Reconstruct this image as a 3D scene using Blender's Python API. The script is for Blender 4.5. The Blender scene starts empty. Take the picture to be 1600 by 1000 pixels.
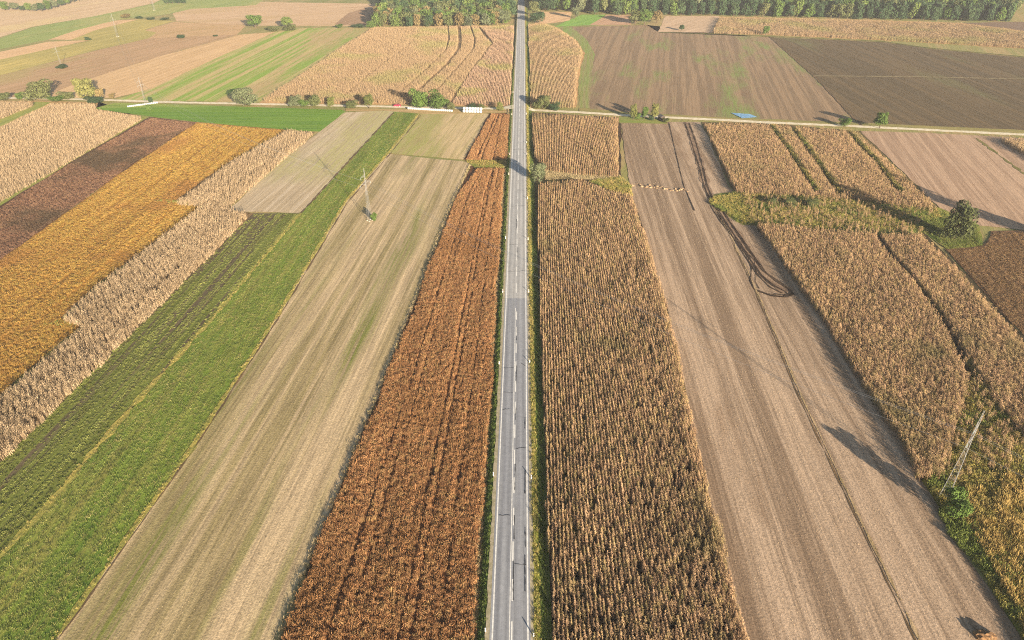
import bpy, bmesh, math, random
import numpy as np
from mathutils import Vector, Matrix

random.seed(7)
rng = np.random.default_rng(7)
scene = bpy.context.scene
COL = scene.collection

# ------------------------------------------------------------------ camera, sky, sun, exposure
FPX, CAM_H = 1067.0, 110.0                      # focal length in photo pixels (1600 wide), drone height in metres
PITCH = math.atan(667.0 / FPX)
cam = bpy.data.objects.new('camera', bpy.data.cameras.new('camera'))
COL.objects.link(cam)
cam.location = (0, 0, CAM_H)
cam.rotation_euler = (math.pi / 2 - PITCH, 0, 0)
cam.data.sensor_fit = 'HORIZONTAL'
cam.data.sensor_width = 36.0
cam.data.lens = 36.0 * FPX / 1600.0
cam.data.clip_start = 1.0
cam.data.clip_end = 20000.0
scene.camera = cam

SUN_EL, SHADOW_AZ = math.radians(12.5), math.radians(-27.0)    # shadows fall away from the camera, to the left
world = bpy.data.worlds.new('World')
scene.world = world
world.use_nodes = True
wn = world.node_tree
sky = wn.nodes.new('ShaderNodeTexSky')
sky.sky_type = 'NISHITA'
sky.sun_disc = False
sky.sun_elevation = SUN_EL
sky.sun_rotation = math.pi + SHADOW_AZ
sky.air_density = 1.0
sky.dust_density = 1.0
wn.links.new(sky.outputs[0], wn.nodes['Background'].inputs[0])
wn.nodes['Background'].inputs[1].default_value = 0.05

sun = bpy.data.objects.new('sun', bpy.data.lights.new('sun', 'SUN'))
COL.objects.link(sun)
sun.data.energy = 5.0
sun.data.angle = math.radians(0.5)
sun.data.color = (1.0, 0.855, 0.67)
sd = Vector((math.sin(SHADOW_AZ) * math.cos(SUN_EL), math.cos(SHADOW_AZ) * math.cos(SUN_EL), -math.sin(SUN_EL)))
sun.rotation_euler = sd.to_track_quat('-Z', 'Y').to_euler()
sun.location = (0, -50, 200)

vs = scene.view_settings
vs.view_transform = 'Standard'
vs.look = 'None'
vs.gamma = 1.0
vs.exposure = 1.8
vs.use_curve_mapping = False
scene.cycles.max_bounces = 4
scene.cycles.diffuse_bounces = 2
scene.cycles.volume_bounces = 0
scene.cycles.use_denoising = False
scene.cycles.pixel_filter_type = 'BLACKMAN_HARRIS'
scene.cycles.filter_width = 1.1

# ------------------------------------------------------------------ helpers: survey of the place
CP, SP = math.cos(PITCH), math.sin(PITCH)

def G(x, y, z=0.0):
    """place on the ground (metres) surveyed from a photo position"""
    u, v = (x - 800.0) / FPX, (500.0 - y) / FPX
    t = (z - CAM_H) / (-SP + v * CP)
    return (u * t, (CP + v * SP) * t)

def top_height(bx, by, ty):
    X, Y = G(bx, by)
    lo, hi = 0.0, 80.0
    for _ in range(40):
        m = (lo + hi) / 2
        yy = 500 - FPX * (Y * SP + (m - CAM_H) * CP) / (Y * CP - (m - CAM_H) * SP)
        if yy > ty: lo = m
        else: hi = m
    return lo

def GP(px, z=0.0):
    return [G(x, y, z) for x, y in px]

def inside(P, poly):
    P = np.asarray(P); poly = np.asarray(poly)
    x, y = P[:, 0], P[:, 1]
    c = np.zeros(len(P), bool)
    j = len(poly) - 1
    for i in range(len(poly)):
        xi, yi = poly[i]; xj, yj = poly[j]
        cond = ((yi > y) != (yj > y))
        with np.errstate(divide='ignore', invalid='ignore'):
            xx = (xj - xi) * (y - yi) / (yj - yi + 1e-12) + xi
        c ^= cond & (x < xx)
        j = i
    return c

def dist_poly(P, line):
    P = np.asarray(P); d = np.full(len(P), 1e9)
    for (a, b) in zip(line[:-1], line[1:]):
        a = np.array(a); b = np.array(b); ab = b - a
        t = np.clip(((P - a) @ ab) / (ab @ ab + 1e-9), 0, 1)
        d = np.minimum(d, np.linalg.norm(P - (a + t[:, None] * ab), axis=1))
    return d

def in_view(P, m=0.12):
    zc = P[:, 1] * CP + CAM_H * SP
    x = 800 + FPX * P[:, 0] / zc
    y = 500 - FPX * (P[:, 1] * SP - CAM_H * CP) / zc
    return (x > -1600 * m) & (x < 1600 * (1 + m)) & (y < 1000 * (1 + m)) & (zc > 1)

def direction(px):
    a, b = G(*px[0]), G(*px[1])
    return math.atan2(b[1] - a[1], b[0] - a[0])

def tag(o, label=None, cat=None, group=None, kind=None):
    if label: o['label'] = label
    if cat: o['category'] = cat
    if group: o['group'] = group
    if kind: o['kind'] = kind
    return o

def link(name, me, mat=None, parent=None):
    o = bpy.data.objects.new(name, me)
    COL.objects.link(o)
    if mat is not None and me is not None and not me.materials:
        me.materials.append(mat)
    if parent is not None:
        o.parent = parent
    return o

def empty(name, loc, rz=0.0):
    o = bpy.data.objects.new(name, None)
    o.empty_display_size = 0.5
    COL.objects.link(o)
    o.location = loc
    o.rotation_euler = (0, 0, rz)
    return o

class MB:
    """collects simple shapes into one mesh"""
    def __init__(self):
        self.v, self.f = [], []
    def quad(self, a, b, c, d):
        n = len(self.v); self.v += [a, b, c, d]; self.f.append((n, n + 1, n + 2, n + 3))
    def box(self, c, s, rz=0.0):
        n = len(self.v); ca, sa = math.cos(rz), math.sin(rz)
        for dz in (-.5, .5):
            for dx, dy in ((-.5, -.5), (.5, -.5), (.5, .5), (-.5, .5)):
                x, y = dx * s[0], dy * s[1]
                self.v.append((c[0] + x * ca - y * sa, c[1] + x * sa + y * ca, c[2] + dz * s[2]))
        self.f += [(n, n+3, n+2, n+1), (n+4, n+5, n+6, n+7), (n, n+1, n+5, n+4), (n+1, n+2, n+6, n+5), (n+2, n+3, n+7, n+6), (n+3, n, n+4, n+7)]
    def bar(self, a, b, r0, r1=None, k=4):
        r1 = r0 if r1 is None else r1
        a, b = Vector(a), Vector(b); d = (b - a).normalized()
        u = d.orthogonal().normalized(); w = d.cross(u); n = len(self.v)
        for p, r in ((a, r0), (b, r1)):
            for i in range(k):
                t = 2 * math.pi * (i + .5) / k
                self.v.append(tuple(p + u * math.cos(t) * r + w * math.sin(t) * r))
        for i in range(k):
            j = (i + 1) % k
            self.f.append((n + i, n + j, n + k + j, n + k + i))
        self.f.append(tuple(n + i for i in reversed(range(k)))); self.f.append(tuple(n + k + i for i in range(k)))
    def mesh(self, name, mat=None, smooth=False):
        me = bpy.data.meshes.new(name)
        me.from_pydata(self.v, [], self.f); me.update()
        if mat: me.materials.append(mat)
        if smooth: me.polygons.foreach_set('use_smooth', [True] * len(me.polygons))
        return me
    def build(self, name, mat, parent=None, smooth=False):
        return link(name, self.mesh(name, mat, smooth), None, parent)

# ------------------------------------------------------------------ materials
def lin(c):
    c = c / 255.0
    return c / 12.92 if c <= 0.04045 else ((c + 0.055) / 1.055) ** 2.4

K = (1.17, 1.20, 1.26)          # how bright an upright-lit white card would stand in this light
def C(r, g, b, m=1.0):
    return tuple(min(0.85, lin(v) / k * m) for v, k in zip((r, g, b), K)) + (1,)

def new_mat(name, rough=0.9):
    m = bpy.data.materials.new(name); m.use_nodes = True
    b = m.node_tree.nodes['Principled BSDF']
    b.inputs['Roughness'].default_value = rough
    b.inputs['Specular IOR Level'].default_value = 0.15
    return m, m.node_tree, b

def nd(t, typ, **kw):
    n = t.nodes.new(typ)
    for k, v in kw.items():
        setattr(n, k, v)
    return n

def noise(t, vec, scale, detail=3.0, rough=0.6):
    n = nd(t, 'ShaderNodeTexNoise'); n.inputs['Scale'].default_value = scale
    n.inputs['Detail'].default_value = detail; n.inputs['Roughness'].default_value = rough
    t.links.new(vec, n.inputs['Vector'])
    return n.outputs['Fac']

def ramp(t, fac, lo, hi):
    n = nd(t, 'ShaderNodeMapRange'); n.inputs['From Min'].default_value = lo; n.inputs['From Max'].default_value = hi
    n.interpolation_type = 'SMOOTHSTEP'
    t.links.new(fac, n.inputs['Value'])
    return n.outputs['Result']

def mix(t, fac, a, b, blend='MIX'):
    n = nd(t, 'ShaderNodeMix', data_type='RGBA', blend_type=blend)
    for s, v in ((n.inputs[0], fac), (n.inputs[6], a), (n.inputs[7], b)):
        if hasattr(v, 'node'): t.links.new(v, s)
        else: s.default_value = v
    return n.outputs[2]

def math_node(t, op, a, b):
    n = nd(t, 'ShaderNodeMath', operation=op)
    for s, v in ((n.inputs[0], a), (n.inputs[1], b)):
        if hasattr(v, 'node'): t.links.new(v, s)
        else: s.default_value = v
    return n.outputs[0]

def field_mat(name, base, alt, ang, patch=None, streak=(0.42, 0.58), wide=0.35, fine=1.6, patch_scale=0.02,
              patch_range=(0.5, 0.62), dark=0.75, speck=2.6, bump=0.5, patch_stretch=0.25):
    """soil, stubble or meadow with streaks along its working direction"""
    m, t, b = new_mat(name, 0.95)
    tc = nd(t, 'ShaderNodeTexCoord')
    mp = nd(t, 'ShaderNodeMapping'); mp.inputs['Rotation'].default_value = (0, 0, math.pi / 2 - ang)
    t.links.new(tc.outputs['Object'], mp.inputs['Vector'])
    def aniso(ax, ay):
        n = nd(t, 'ShaderNodeVectorMath', operation='MULTIPLY'); n.inputs[1].default_value = (ax, ay, 1)
        t.links.new(mp.outputs[0], n.inputs[0]); return n.outputs[0]
    s1 = noise(t, aniso(wide, wide * 0.02), 1.0, 4, 0.65)
    s2 = noise(t, aniso(fine, fine * 0.03), 1.0, 3, 0.6)
    c = mix(t, ramp(t, s1, *streak), base, alt)
    if patch:
        pm = noise(t, aniso(patch_scale, patch_scale * patch_stretch), 1.0, 4, 0.6)
        pm = math_node(t, 'MULTIPLY', ramp(t, pm, *patch_range), ramp(t, s2, 0.3, 0.6))
        c = mix(t, pm, c, patch)
    v = nd(t, 'ShaderNodeMapRange'); v.inputs['From Min'].default_value = 0.3; v.inputs['From Max'].default_value = 0.62
    v.inputs['To Min'].default_value = dark; v.inputs['To Max'].default_value = 1.06
    t.links.new(s2, v.inputs['Value'])
    c = mix(t, 1.0, c, v.outputs[0], 'MULTIPLY')
    sp = noise(t, mp.outputs[0], speck, 3, 0.75)
    w = nd(t, 'ShaderNodeMapRange'); w.inputs['From Min'].default_value = 0.3; w.inputs['From Max'].default_value = 0.7
    w.inputs['To Min'].default_value = 0.62; w.inputs['To Max'].default_value = 1.34
    t.links.new(sp, w.inputs['Value'])
    c = mix(t, 1.0, c, w.outputs[0], 'MULTIPLY')
    t.links.new(c, b.inputs['Base Color'])
    bp = nd(t, 'ShaderNodeBump'); bp.inputs['Strength'].default_value = bump; bp.inputs['Distance'].default_value = 0.12
    h = math_node(t, 'ADD', math_node(t, 'MULTIPLY', s2, 1.2), sp)
    t.links.new(h, bp.inputs['Height']); t.links.new(bp.outputs[0], b.inputs['Normal'])
    return m

def plain_mat(name, col, rough=0.8, col2=None, scale=3.0, metal=0.0):
    m, t, b = new_mat(name, rough)
    b.inputs['Metallic'].default_value = metal
    tc = nd(t, 'ShaderNodeTexCoord')
    f = noise(t, tc.outputs['Object'], scale, 4, 0.65)
    c2 = col2 or tuple(v * 0.72 for v in col[:3]) + (1,)
    t.links.new(mix(t, ramp(t, f, 0.35, 0.65), col, c2), b.inputs['Base Color'])
    return m

def crop_mat(name, cols, patch=None, patch_scale=0.03, patch_range=(0.5, 0.65), rough=0.85, ang=None, streak=(0.72, 1.2)):
    """foliage or dry stalks: colour differs plant by plant, with larger patches over the field"""
    m, t, b = new_mat(name, rough)
    oi = nd(t, 'ShaderNodeObjectInfo'); ge = nd(t, 'ShaderNodeNewGeometry')
    r = nd(t, 'ShaderNodeValToRGB'); r.color_ramp.interpolation = 'LINEAR'
    el = r.color_ramp.elements
    while len(el) < len(cols): el.new(0.5)
    for i, c in enumerate(cols):
        el[i].position = i / (len(cols) - 1); el[i].color = c if len(c) == 4 else tuple(c) + (1,)
    pn = noise(t, ge.outputs['Position'], 0.9, 3, 0.7)
    f = math_node(t, 'ADD', math_node(t, 'MULTIPLY', oi.outputs['Random'], 0.7), math_node(t, 'MULTIPLY', math_node(t, 'SUBTRACT', pn, 0.35), 1.0))
    t.links.new(f, r.inputs[0])
    c = r.outputs[0]
    if patch:
        p = ramp(t, noise(t, ge.outputs['Position'], patch_scale, 4, 0.6), *patch_range)
        c = mix(t, p, c, patch if len(patch) == 4 else tuple(patch) + (1,))
    if ang is not None:
        mp = nd(t, 'ShaderNodeMapping'); mp.inputs['Rotation'].default_value = (0, 0, math.pi / 2 - ang)
        t.links.new(ge.outputs['Position'], mp.inputs['Vector'])
        vm = nd(t, 'ShaderNodeVectorMath', operation='MULTIPLY'); vm.inputs[1].default_value = (0.55, 0.014, 0)
        t.links.new(mp.outputs[0], vm.inputs[0])
        w = nd(t, 'ShaderNodeMapRange'); w.inputs['From Min'].default_value = 0.32; w.inputs['From Max'].default_value = 0.68
        w.inputs['To Min'].default_value, w.inputs['To Max'].default_value = streak
        t.links.new(noise(t, vm.outputs[0], 1.0, 4, 0.65), w.inputs['Value'])
        c = mix(t, 1.0, c, w.outputs[0], 'MULTIPLY')
    t.links.new(c, b.inputs['Base Color'])
    return m

# ------------------------------------------------------------------ ground and fields
LEVEL = [0.0]
def natural(poly, seg=4.0, jit=0.45):
    out = []
    for a, b in zip(poly, poly[1:] + poly[:1]):
        L = math.hypot(b[0] - a[0], b[1] - a[1]); n = max(1, min(60, int(L / seg)))
        nx, ny = -(b[1] - a[1]) / (L + 1e-9), (b[0] - a[0]) / (L + 1e-9)
        off = 0.0
        for i in range(n):
            t = i / n
            off = off * 0.6 + random.uniform(-jit, jit)
            k = 0 if i == 0 else off
            out.append((a[0] + (b[0] - a[0]) * t + nx * k, a[1] + (b[1] - a[1]) * t + ny * k))
    return out

def sheet(name, px, mat, label, cat='field', jit=0.45, world=False):
    LEVEL[0] += 0.004
    z = LEVEL[0]
    poly = natural(px if world else GP(px), 5.0, jit)
    bm = bmesh.new()
    f = bm.faces.new([bm.verts.new((x, y, z)) for x, y in poly])
    if f.normal.z < 0 or sum((b[0] - a[0]) * (b[1] + a[1]) for a, b in zip(poly, poly[1:] + poly[:1])) > 0:
        f.normal_flip()
    bmesh.ops.triangulate(bm, faces=bm.faces[:])
    me = bpy.data.meshes.new(name); bm.to_mesh(me); bm.free()
    o = link(name, me, mat)
    return tag(o, label, cat, kind='structure')

def ribbon_mesh(name, pts, width, z=None, jit=0.12, seg=3.0):
    """a strip that follows a line on the ground"""
    if z is None:
        LEVEL[0] += 0.004; z = LEVEL[0]
    P = [np.array(p, float) for p in pts]; fine = []
    for a, b in zip(P[:-1], P[1:]):
        n = max(1, int(np.linalg.norm(b - a) / seg))
        fine += [a + (b - a) * i / n for i in range(n)]
    fine.append(P[-1])
    v, f = [], []
    for i, p in enumerate(fine):
        d = fine[min(i + 1, len(fine) - 1)] - fine[max(i - 1, 0)]
        d = d / (np.linalg.norm(d) + 1e-9); nrm = np.array((-d[1], d[0]))
        w = width * 0.5 * (1 + random.uniform(-jit, jit) * 2)
        o = random.uniform(-jit, jit) * width * 0.5
        for s in (1, -1):
            q = p + nrm * (s * w + o); v.append((q[0], q[1], z))
    for i in range(len(fine) - 1):
        f.append((2 * i + 1, 2 * i + 3, 2 * i + 2, 2 * i))
    me = bpy.data.meshes.new(name); me.from_pydata(v, [], f); me.update()
    return me

def ribbon(name, px, width, mat, label, cat, jit=0.12):
    o = link(name, ribbon_mesh(name, GP(px), width, None, jit), mat)
    return tag(o, label, cat, kind='structure')

m_ground = field_mat('rough_grass_ground', C(172, 152, 105), C(150, 145, 88), 1.2, patch=C(130, 135, 75), wide=0.1)
bm = bmesh.new()
bmesh.ops.create_grid(bm, x_segments=8, y_segments=8, size=3000)
for v in bm.verts: v.co.y += 1900
me = bpy.data.meshes.new('ground'); bm.to_mesh(me); bm.free()
tag(link('ground', me, m_ground), 'wide flat farmland reaching to the horizon', 'ground', kind='structure')

soil = field_mat('crop_soil', C(120, 95, 72), C(98, 78, 58), 1.5)
def F(name, label, px, base, alt, dirpx, **kw):
    mt = field_mat(name + '_surface', base, alt, direction(dirpx), **kw)
    return sheet(name, px, mt, label)

# far left, beyond the gravel track
F('pale_field', 'pale tan far field at the upper left, beyond the curved green band', [(-150, 62), (-150, -8), (270, -8), (240, 5), (150, 25), (50, 42), (0, 58)], C(216, 186, 150), C(204, 174, 136), ((0, 40), (240, 0)), patch=C(215, 190, 140))
F('pale_field', 'long pinkish tan far field left of the wood', [(270, 20), (300, 10), (400, 3), (600, 6), (612, 24), (565, 41), (400, 40), (340, 38), (275, 33)], C(216, 184, 148), C(198, 164, 128), ((280, 28), (590, 8)), patch=C(196, 165, 120))
F('bare_patch', 'brown lens shaped bare patch in the far field beside the wood', [(522, 38), (545, 20), (570, 13), (592, 14), (585, 26), (570, 40)], C(176, 142, 112), C(160, 130, 100), ((530, 34), (585, 14)))
F('green_band', 'curved green meadow band sweeping across the far left fields', [(-150, 108), (-150, 80), (0, 60), (50, 43), (150, 25), (240, 6), (262, -6), (420, -6), (400, 8), (300, 14), (262, 22), (185, 31), (75, 62), (0, 77)], C(158, 168, 96), C(140, 155, 85), ((0, 68), (240, 12)), patch=C(175, 170, 105))
F('tan_strip', 'narrow curved tan strip below the green meadow band', [(76, 62), (120, 47), (180, 32), (218, 30), (190, 37), (150, 47), (112, 62)], C(224, 186, 142), C(212, 174, 130), ((80, 60), (215, 30)))
F('olive_field', 'olive yellow field around the second pylon of the far left', [(112, 62), (150, 47), (190, 37), (218, 30), (272, 33), (226, 46), (245, 51), (232, 60), (150, 78), (0, 118), (-150, 150), (-150, 118), (0, 92), (140, 64)], C(188, 172, 102), C(170, 158, 92), ((0, 105), (240, 50)), patch=C(214, 190, 112), patch_range=(0.45, 0.6))
F('tan_strip', 'tan strip reaching the left edge between green band and olive field', [(-150, 118), (-150, 100), (0, 81), (75, 65), (140, 63), (0, 93)], C(226, 188, 145), C(214, 176, 132), ((0, 87), (135, 64)))
F('brown_field', 'pinkish brown field right of the olive field', [(226, 47), (275, 34), (385, 40), (370, 55), (300, 57), (232, 60), (245, 51)], C(206, 168, 128), C(190, 158, 112), ((235, 58), (375, 42)))
F('brown_strip', 'long brown harrowed strip above the trees on the track', [(-150, 190), (-150, 150), (0, 118), (150, 79), (232, 60), (375, 54), (250, 88), (150, 120), (95, 140), (70, 153), (0, 153)], C(194, 158, 122), C(178, 146, 108), ((0, 140), (350, 56)), patch=C(176, 158, 104))
F('tan_strip', 'bright tan stubble strip running up to the far pair of trees', [(70, 153), (95, 140), (150, 120), (250, 88), (375, 54), (430, 50), (330, 95), (240, 138), (180, 153)], C(220, 184, 140), C(208, 172, 126), ((120, 148), (400, 54)), patch=C(232, 200, 150))
F('meadow', 'green and tan streaked meadow left of the far maize', [(180, 156), (240, 137), (330, 95), (430, 50), (470, 44), (582, 43), (520, 82), (405, 160)], C(196, 176, 122), C(140, 168, 70), ((300, 152), (500, 48)), patch=C(186, 160, 116), wide=0.09, streak=(0.44, 0.56))
F('maize_ground', 'ground under the far tan maize strips left of the road', [(405, 161), (520, 82), (582, 43), (700, 40), (802, 40), (801, 90), (796, 167)], C(206, 168, 122), C(190, 154, 108), ((560, 150), (690, 45)))
# far right, beyond the track
F('ploughed_field', 'wide brown ploughed field with green streaks right of the far road', [(905, 168), (910, 110), (917, 80), (890, 55), (868, 43), (1010, 39), (1030, 51), (1203, 58), (1275, 122), (1346, 196), (1130, 187), (1000, 180)], C(138, 116, 92), C(160, 134, 106), ((950, 165), (985, 60)), patch=C(128, 142, 78), patch_scale=0.03, patch_range=(0.5, 0.64), wide=0.28, dark=0.82)
F('ploughed_field', 'dark brown ploughed field reaching the right edge', [(1203, 58), (1380, 66), (1450, 76), (1600, 90), (1760, 98), (1760, 220), (1600, 209), (1346, 197), (1275, 122)], C(98, 84, 62), C(114, 96, 70), ((1290, 70), (1560, 195)), patch=C(112, 112, 74), patch_range=(0.54, 0.7), wide=0.25, dark=0.82)
F('green_margin', 'fresh green strip along the curved edge of the ploughed field', [(905, 168), (903, 120), (912, 90), (895, 62), (866, 43), (890, 40), (915, 60), (930, 85), (922, 120), (922, 170)], C(142, 150, 84), C(152, 142, 98), ((915, 160), (918, 90)), patch=C(124, 160, 70))
F('green_field', 'small bright green field in front of the right wood', [(866, 42), (888, 32), (908, 23), (948, 23), (922, 39)], C(140, 178, 82), C(128, 168, 76), ((880, 38), (930, 24)))
F('pink_field', 'small pinkish field beside the bright green one', [(922, 39), (948, 23), (990, 24), (985, 39)], C(204, 164, 132), C(186, 150, 120), ((930, 38), (960, 24)))
F('pale_field', 'small pale field behind the roadside trees right of the road', [(835, 38), (838, 18), (895, 19), (890, 32), (866, 36)], C(228, 190, 148), C(210, 172, 132), ((840, 34), (890, 20)))
F('pale_field', 'pale grey tan field in front of the right wood with one small tree', [(1028, 50), (1040, 25), (1124, 25), (1113, 51)], C(212, 182, 152), C(196, 168, 138), ((1040, 46), (1110, 28)))
F('maize_ground', 'ground under the long maize strip before the right wood', [(1112, 51), (1124, 26), (1350, 31), (1500, 36), (1570, 44), (1690, 62), (1690, 82), (1600, 76), (1380, 63), (1203, 55)], C(206, 164, 112), C(190, 150, 100), ((1130, 40), (1500, 46)))
F('dark_field', 'small dark field beyond the maize at the right edge', [(1570, 44), (1500, 36), (1590, 34), (1760, 44), (1760, 72), (1690, 63)], C(126, 104, 88), C(140, 116, 96), ((1570, 40), (1690, 52)))
F('maize_ground', 'ground under the far maize right of the road', [(828, 166), (825, 38), (850, 36), (872, 44), (902, 64), (914, 82), (906, 112), (900, 168)], C(206, 166, 118), C(188, 150, 104), ((850, 160), (840, 40)))
# left of the road, this side of the track
F('maize_ground', 'ground under the pale maize at the left edge below the track', [(-150, 156), (155, 159), (150, 170), (228, 183), (112, 250), (0, 316), (-150, 405)], C(196, 162, 116), C(180, 148, 102), ((0, 290), (150, 190)))
F('grass_strip', 'narrow green strip through the maize at the left edge', [(56, 159), (80, 160), (0, 198), (-150, 272), (-150, 250), (0, 184)], C(158, 160, 84), C(140, 150, 76), ((0, 190), (70, 160)))
F('grass_strip', 'thin green strip between the pale maize and the brown field', [(222, 181), (234, 183), (113, 253), (0, 324), (-150, 418), (-150, 404), (0, 314)], C(128, 148, 66), C(150, 150, 80), ((0, 318), (225, 182)))
F('crop_ground', 'ground under the dark brown crop at the left', [(234, 183), (308, 191), (218, 251), (0, 407), (-150, 520), (-150, 416), (0, 322), (113, 252)], C(104, 76, 58), C(90, 66, 50), ((50, 340), (270, 190)))
F('crop_ground', 'ground under the golden crop at the left', [(308, 191), (447, 203), (360, 252), (272, 316), (316, 320), (235, 385), (150, 445), (95, 497), (130, 507), (60, 565), (0, 619), (-150, 745), (-150, 515), (0, 406), (217, 251)], C(176, 128, 56), C(150, 112, 54), ((100, 420), (370, 210)))
F('maize_ground', 'ground under the pale dry maize strip beside the golden crop', [(447, 203), (492, 207), (440, 250), (357, 326), (396, 334), (225, 502), (0, 722), (-150, 880), (-150, 742), (0, 617), (130, 507), (95, 497), (150, 445), (316, 320), (272, 316), (360, 252)], C(140, 114, 80), C(118, 96, 68), ((100, 590), (330, 340)))
F('green_meadow', 'bright green grass triangle just below the track', [(146, 170), (180, 161), (330, 165), (535, 172), (543, 177), (500, 206), (447, 203), (310, 191), (234, 182)], C(116, 150, 52), C(104, 142, 50), ((240, 178), (520, 178)), patch=C(158, 168, 84))
F('stubble_field', 'pale stubble field crossed by the pylon shadow', [(538, 176), (612, 173), (640, 178), (600, 200), (470, 334), (355, 330), (440, 250), (498, 207)], C(206, 187, 160), C(186, 166, 136), ((420, 325), (580, 180)), patch=C(180, 172, 118))
F('grass_strip', 'lush green strip between two pale stubble fields', [(616, 175), (654, 178), (606, 239), (540, 315), (430, 500), (300, 700), (85, 1000), (40, 1070), (-150, 1070), (-150, 1030), (0, 872), (100, 760), (195, 650), (330, 500), (470, 334)], C(118, 138, 54), C(148, 144, 74), ((200, 800), (560, 270)), patch=C(96, 122, 46), patch_scale=0.08, streak=(0.45, 0.7))
F('vegetable_field', 'dark green row crop striped with earth at the lower left', [(396, 334), (470, 334), (330, 500), (195, 650), (100, 760), (0, 872), (-150, 1032), (-150, 876), (0, 721), (225, 501)], C(104, 92, 70), C(116, 124, 56), ((60, 760), (400, 370)), wide=0.32, streak=(0.46, 0.56), dark=0.6, fine=1.1)
F('mown_field', 'small pale mown field below the white bales', [(657, 178), (766, 178), (727, 250), (607, 239)], C(204, 180, 138), C(184, 166, 116), ((640, 238), (690, 182)), patch=C(160, 158, 92))
F('mown_field', 'long pale mown field with green streaks and a pylon standing in it', [(607, 241), (737, 254), (716, 300), (690, 362), (652, 465), (622, 545), (592, 620), (547, 725), (512, 810), (472, 905), (439, 1000), (410, 1070), (40, 1070), (85, 1000), (300, 700), (430, 500), (540, 315)], C(206, 182, 146), C(160, 144, 102), ((280, 900), (640, 290)), patch=C(120, 124, 62), patch_scale=0.06, patch_range=(0.48, 0.62), wide=0.22, streak=(0.4, 0.66), fine=1.1, dark=0.62, patch_stretch=0.06)
F('crop_ground', 'ground under the rust red crop left of the road', [(766, 175), (798, 177), (794, 250), (788, 265), (784, 330), (776, 500), (758, 750), (742, 1000), (737, 1070), (410, 1070), (439, 1000), (512, 810), (592, 620), (652, 465), (716, 300), (737, 254), (724, 250), (764, 178)], C(128, 84, 54), C(106, 72, 48), ((600, 950), (760, 300)))
# right of the road, this side of the track
F('stubble_field', 'brown striped stubble field right of the large maize field', [(970, 191), (1094, 191), (1143, 298), (1176, 345), (1203, 376), (1257, 455), (1294, 503), (1344, 588), (1404, 674), (1438, 750), (1478, 812), (1592, 992), (1640, 1070), (1180, 1070), (1157, 1000), (1107, 800), (1081, 690), (1054, 560), (1032, 470), (1002, 370), (984, 296)], C(190, 165, 140), C(142, 120, 99), ((1330, 960), (1060, 300)), wide=0.22, streak=(0.4, 0.62), patch=C(140, 115, 92), patch_scale=0.05, patch_range=(0.52, 0.7), dark=0.8)
F('maize_ground', 'ground under the large maize field right of the road', [(830, 176), (970, 184), (970, 272), (986, 302), (1008, 370), (1038, 470), (1060, 560), (1087, 690), (1113, 800), (1163, 1000), (1186, 1070), (862, 1070), (856, 1000), (848, 700), (841, 500), (836, 290)], C(78, 60, 44), C(62, 50, 38), ((950, 950), (890, 300)), patch=C(122, 118, 60))
F('maize_ground', 'ground under the maize with grassy lanes below the track', [(1096, 191), (1200, 193), (1345, 205), (1470, 328), (1400, 322), (1290, 310), (1145, 302)], C(116, 94, 60), C(96, 84, 50), ((1230, 290), (1170, 200)))
F('stubble_field', 'pale ploughed field at the right below the track', [(1345, 205), (1450, 208), (1620, 217), (1760, 225), (1760, 380), (1600, 360), (1520, 352), (1470, 328)], C(170, 141, 117), C(190, 160, 134), ((1480, 320), (1400, 212)), dark=0.8)
F('weedy_ground', 'weedy green ground between the two maize blocks', [(1110, 305), (1145, 300), (1290, 308), (1400, 320), (1470, 326), (1530, 352), (1535, 385), (1480, 390), (1440, 362), (1370, 365), (1240, 350), (1190, 352), (1160, 352), (1130, 335)], C(132, 138, 62), C(150, 140, 78), ((1150, 320), (1450, 350)), patch=C(100, 124, 48), patch_scale=0.08)
F('maize_ground', 'ground under the tall maize at the right edge', [(1178, 350), (1240, 350), (1370, 363), (1440, 360), (1500, 420), (1605, 532), (1700, 640), (1760, 760), (1760, 1000), (1600, 1000), (1440, 752), (1402, 674), (1342, 588), (1292, 503), (1255, 455), (1201, 376)], C(84, 68, 46), C(72, 62, 42), ((1450, 700), (1270, 380)))
F('crop_ground', 'ground under the brown crop at the right edge', [(1476, 390), (1535, 384), (1548, 362), (1600, 360), (1760, 380), (1760, 720), (1700, 645), (1603, 530)], C(140, 104, 74), C(120, 90, 64), ((1600, 520), (1500, 395)))
F('weedy_ground', 'tall yellow green weeds at the lower right corner', [(1440, 752), (1520, 590), (1600, 690), (1760, 860), (1760, 1070), (1640, 1070), (1592, 990)], C(176, 146, 66), C(150, 138, 58), ((1590, 980), (1530, 640)), patch=C(110, 122, 46), patch_scale=0.1)

F('grass_patch', 'green grass patch below the three trees and the hut', [(967, 183), (985, 182), (1038, 187), (1043, 194), (968, 193)], C(126, 148, 62), C(140, 142, 76), ((970, 188), (1040, 190)))
F('track_verge', 'olive grass strip between the track and the ploughed fields', [(905, 169), (1000, 177), (1130, 184), (1346, 192), (1600, 204), (1760, 212), (1760, 218), (1600, 210), (1346, 197), (1130, 187.5), (1000, 181), (905, 175)], C(160, 146, 92), C(140, 134, 78), ((905, 172), (1600, 207)), wide=0.5)
F('track_verge', 'dry grass strip along the lower side of the left track', [(540, 170), (796, 172.5), (796, 177), (660, 178), (600, 173), (540, 174)], C(196, 164, 120), C(170, 150, 96), ((540, 172), (796, 174)), wide=0.5)
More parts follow.
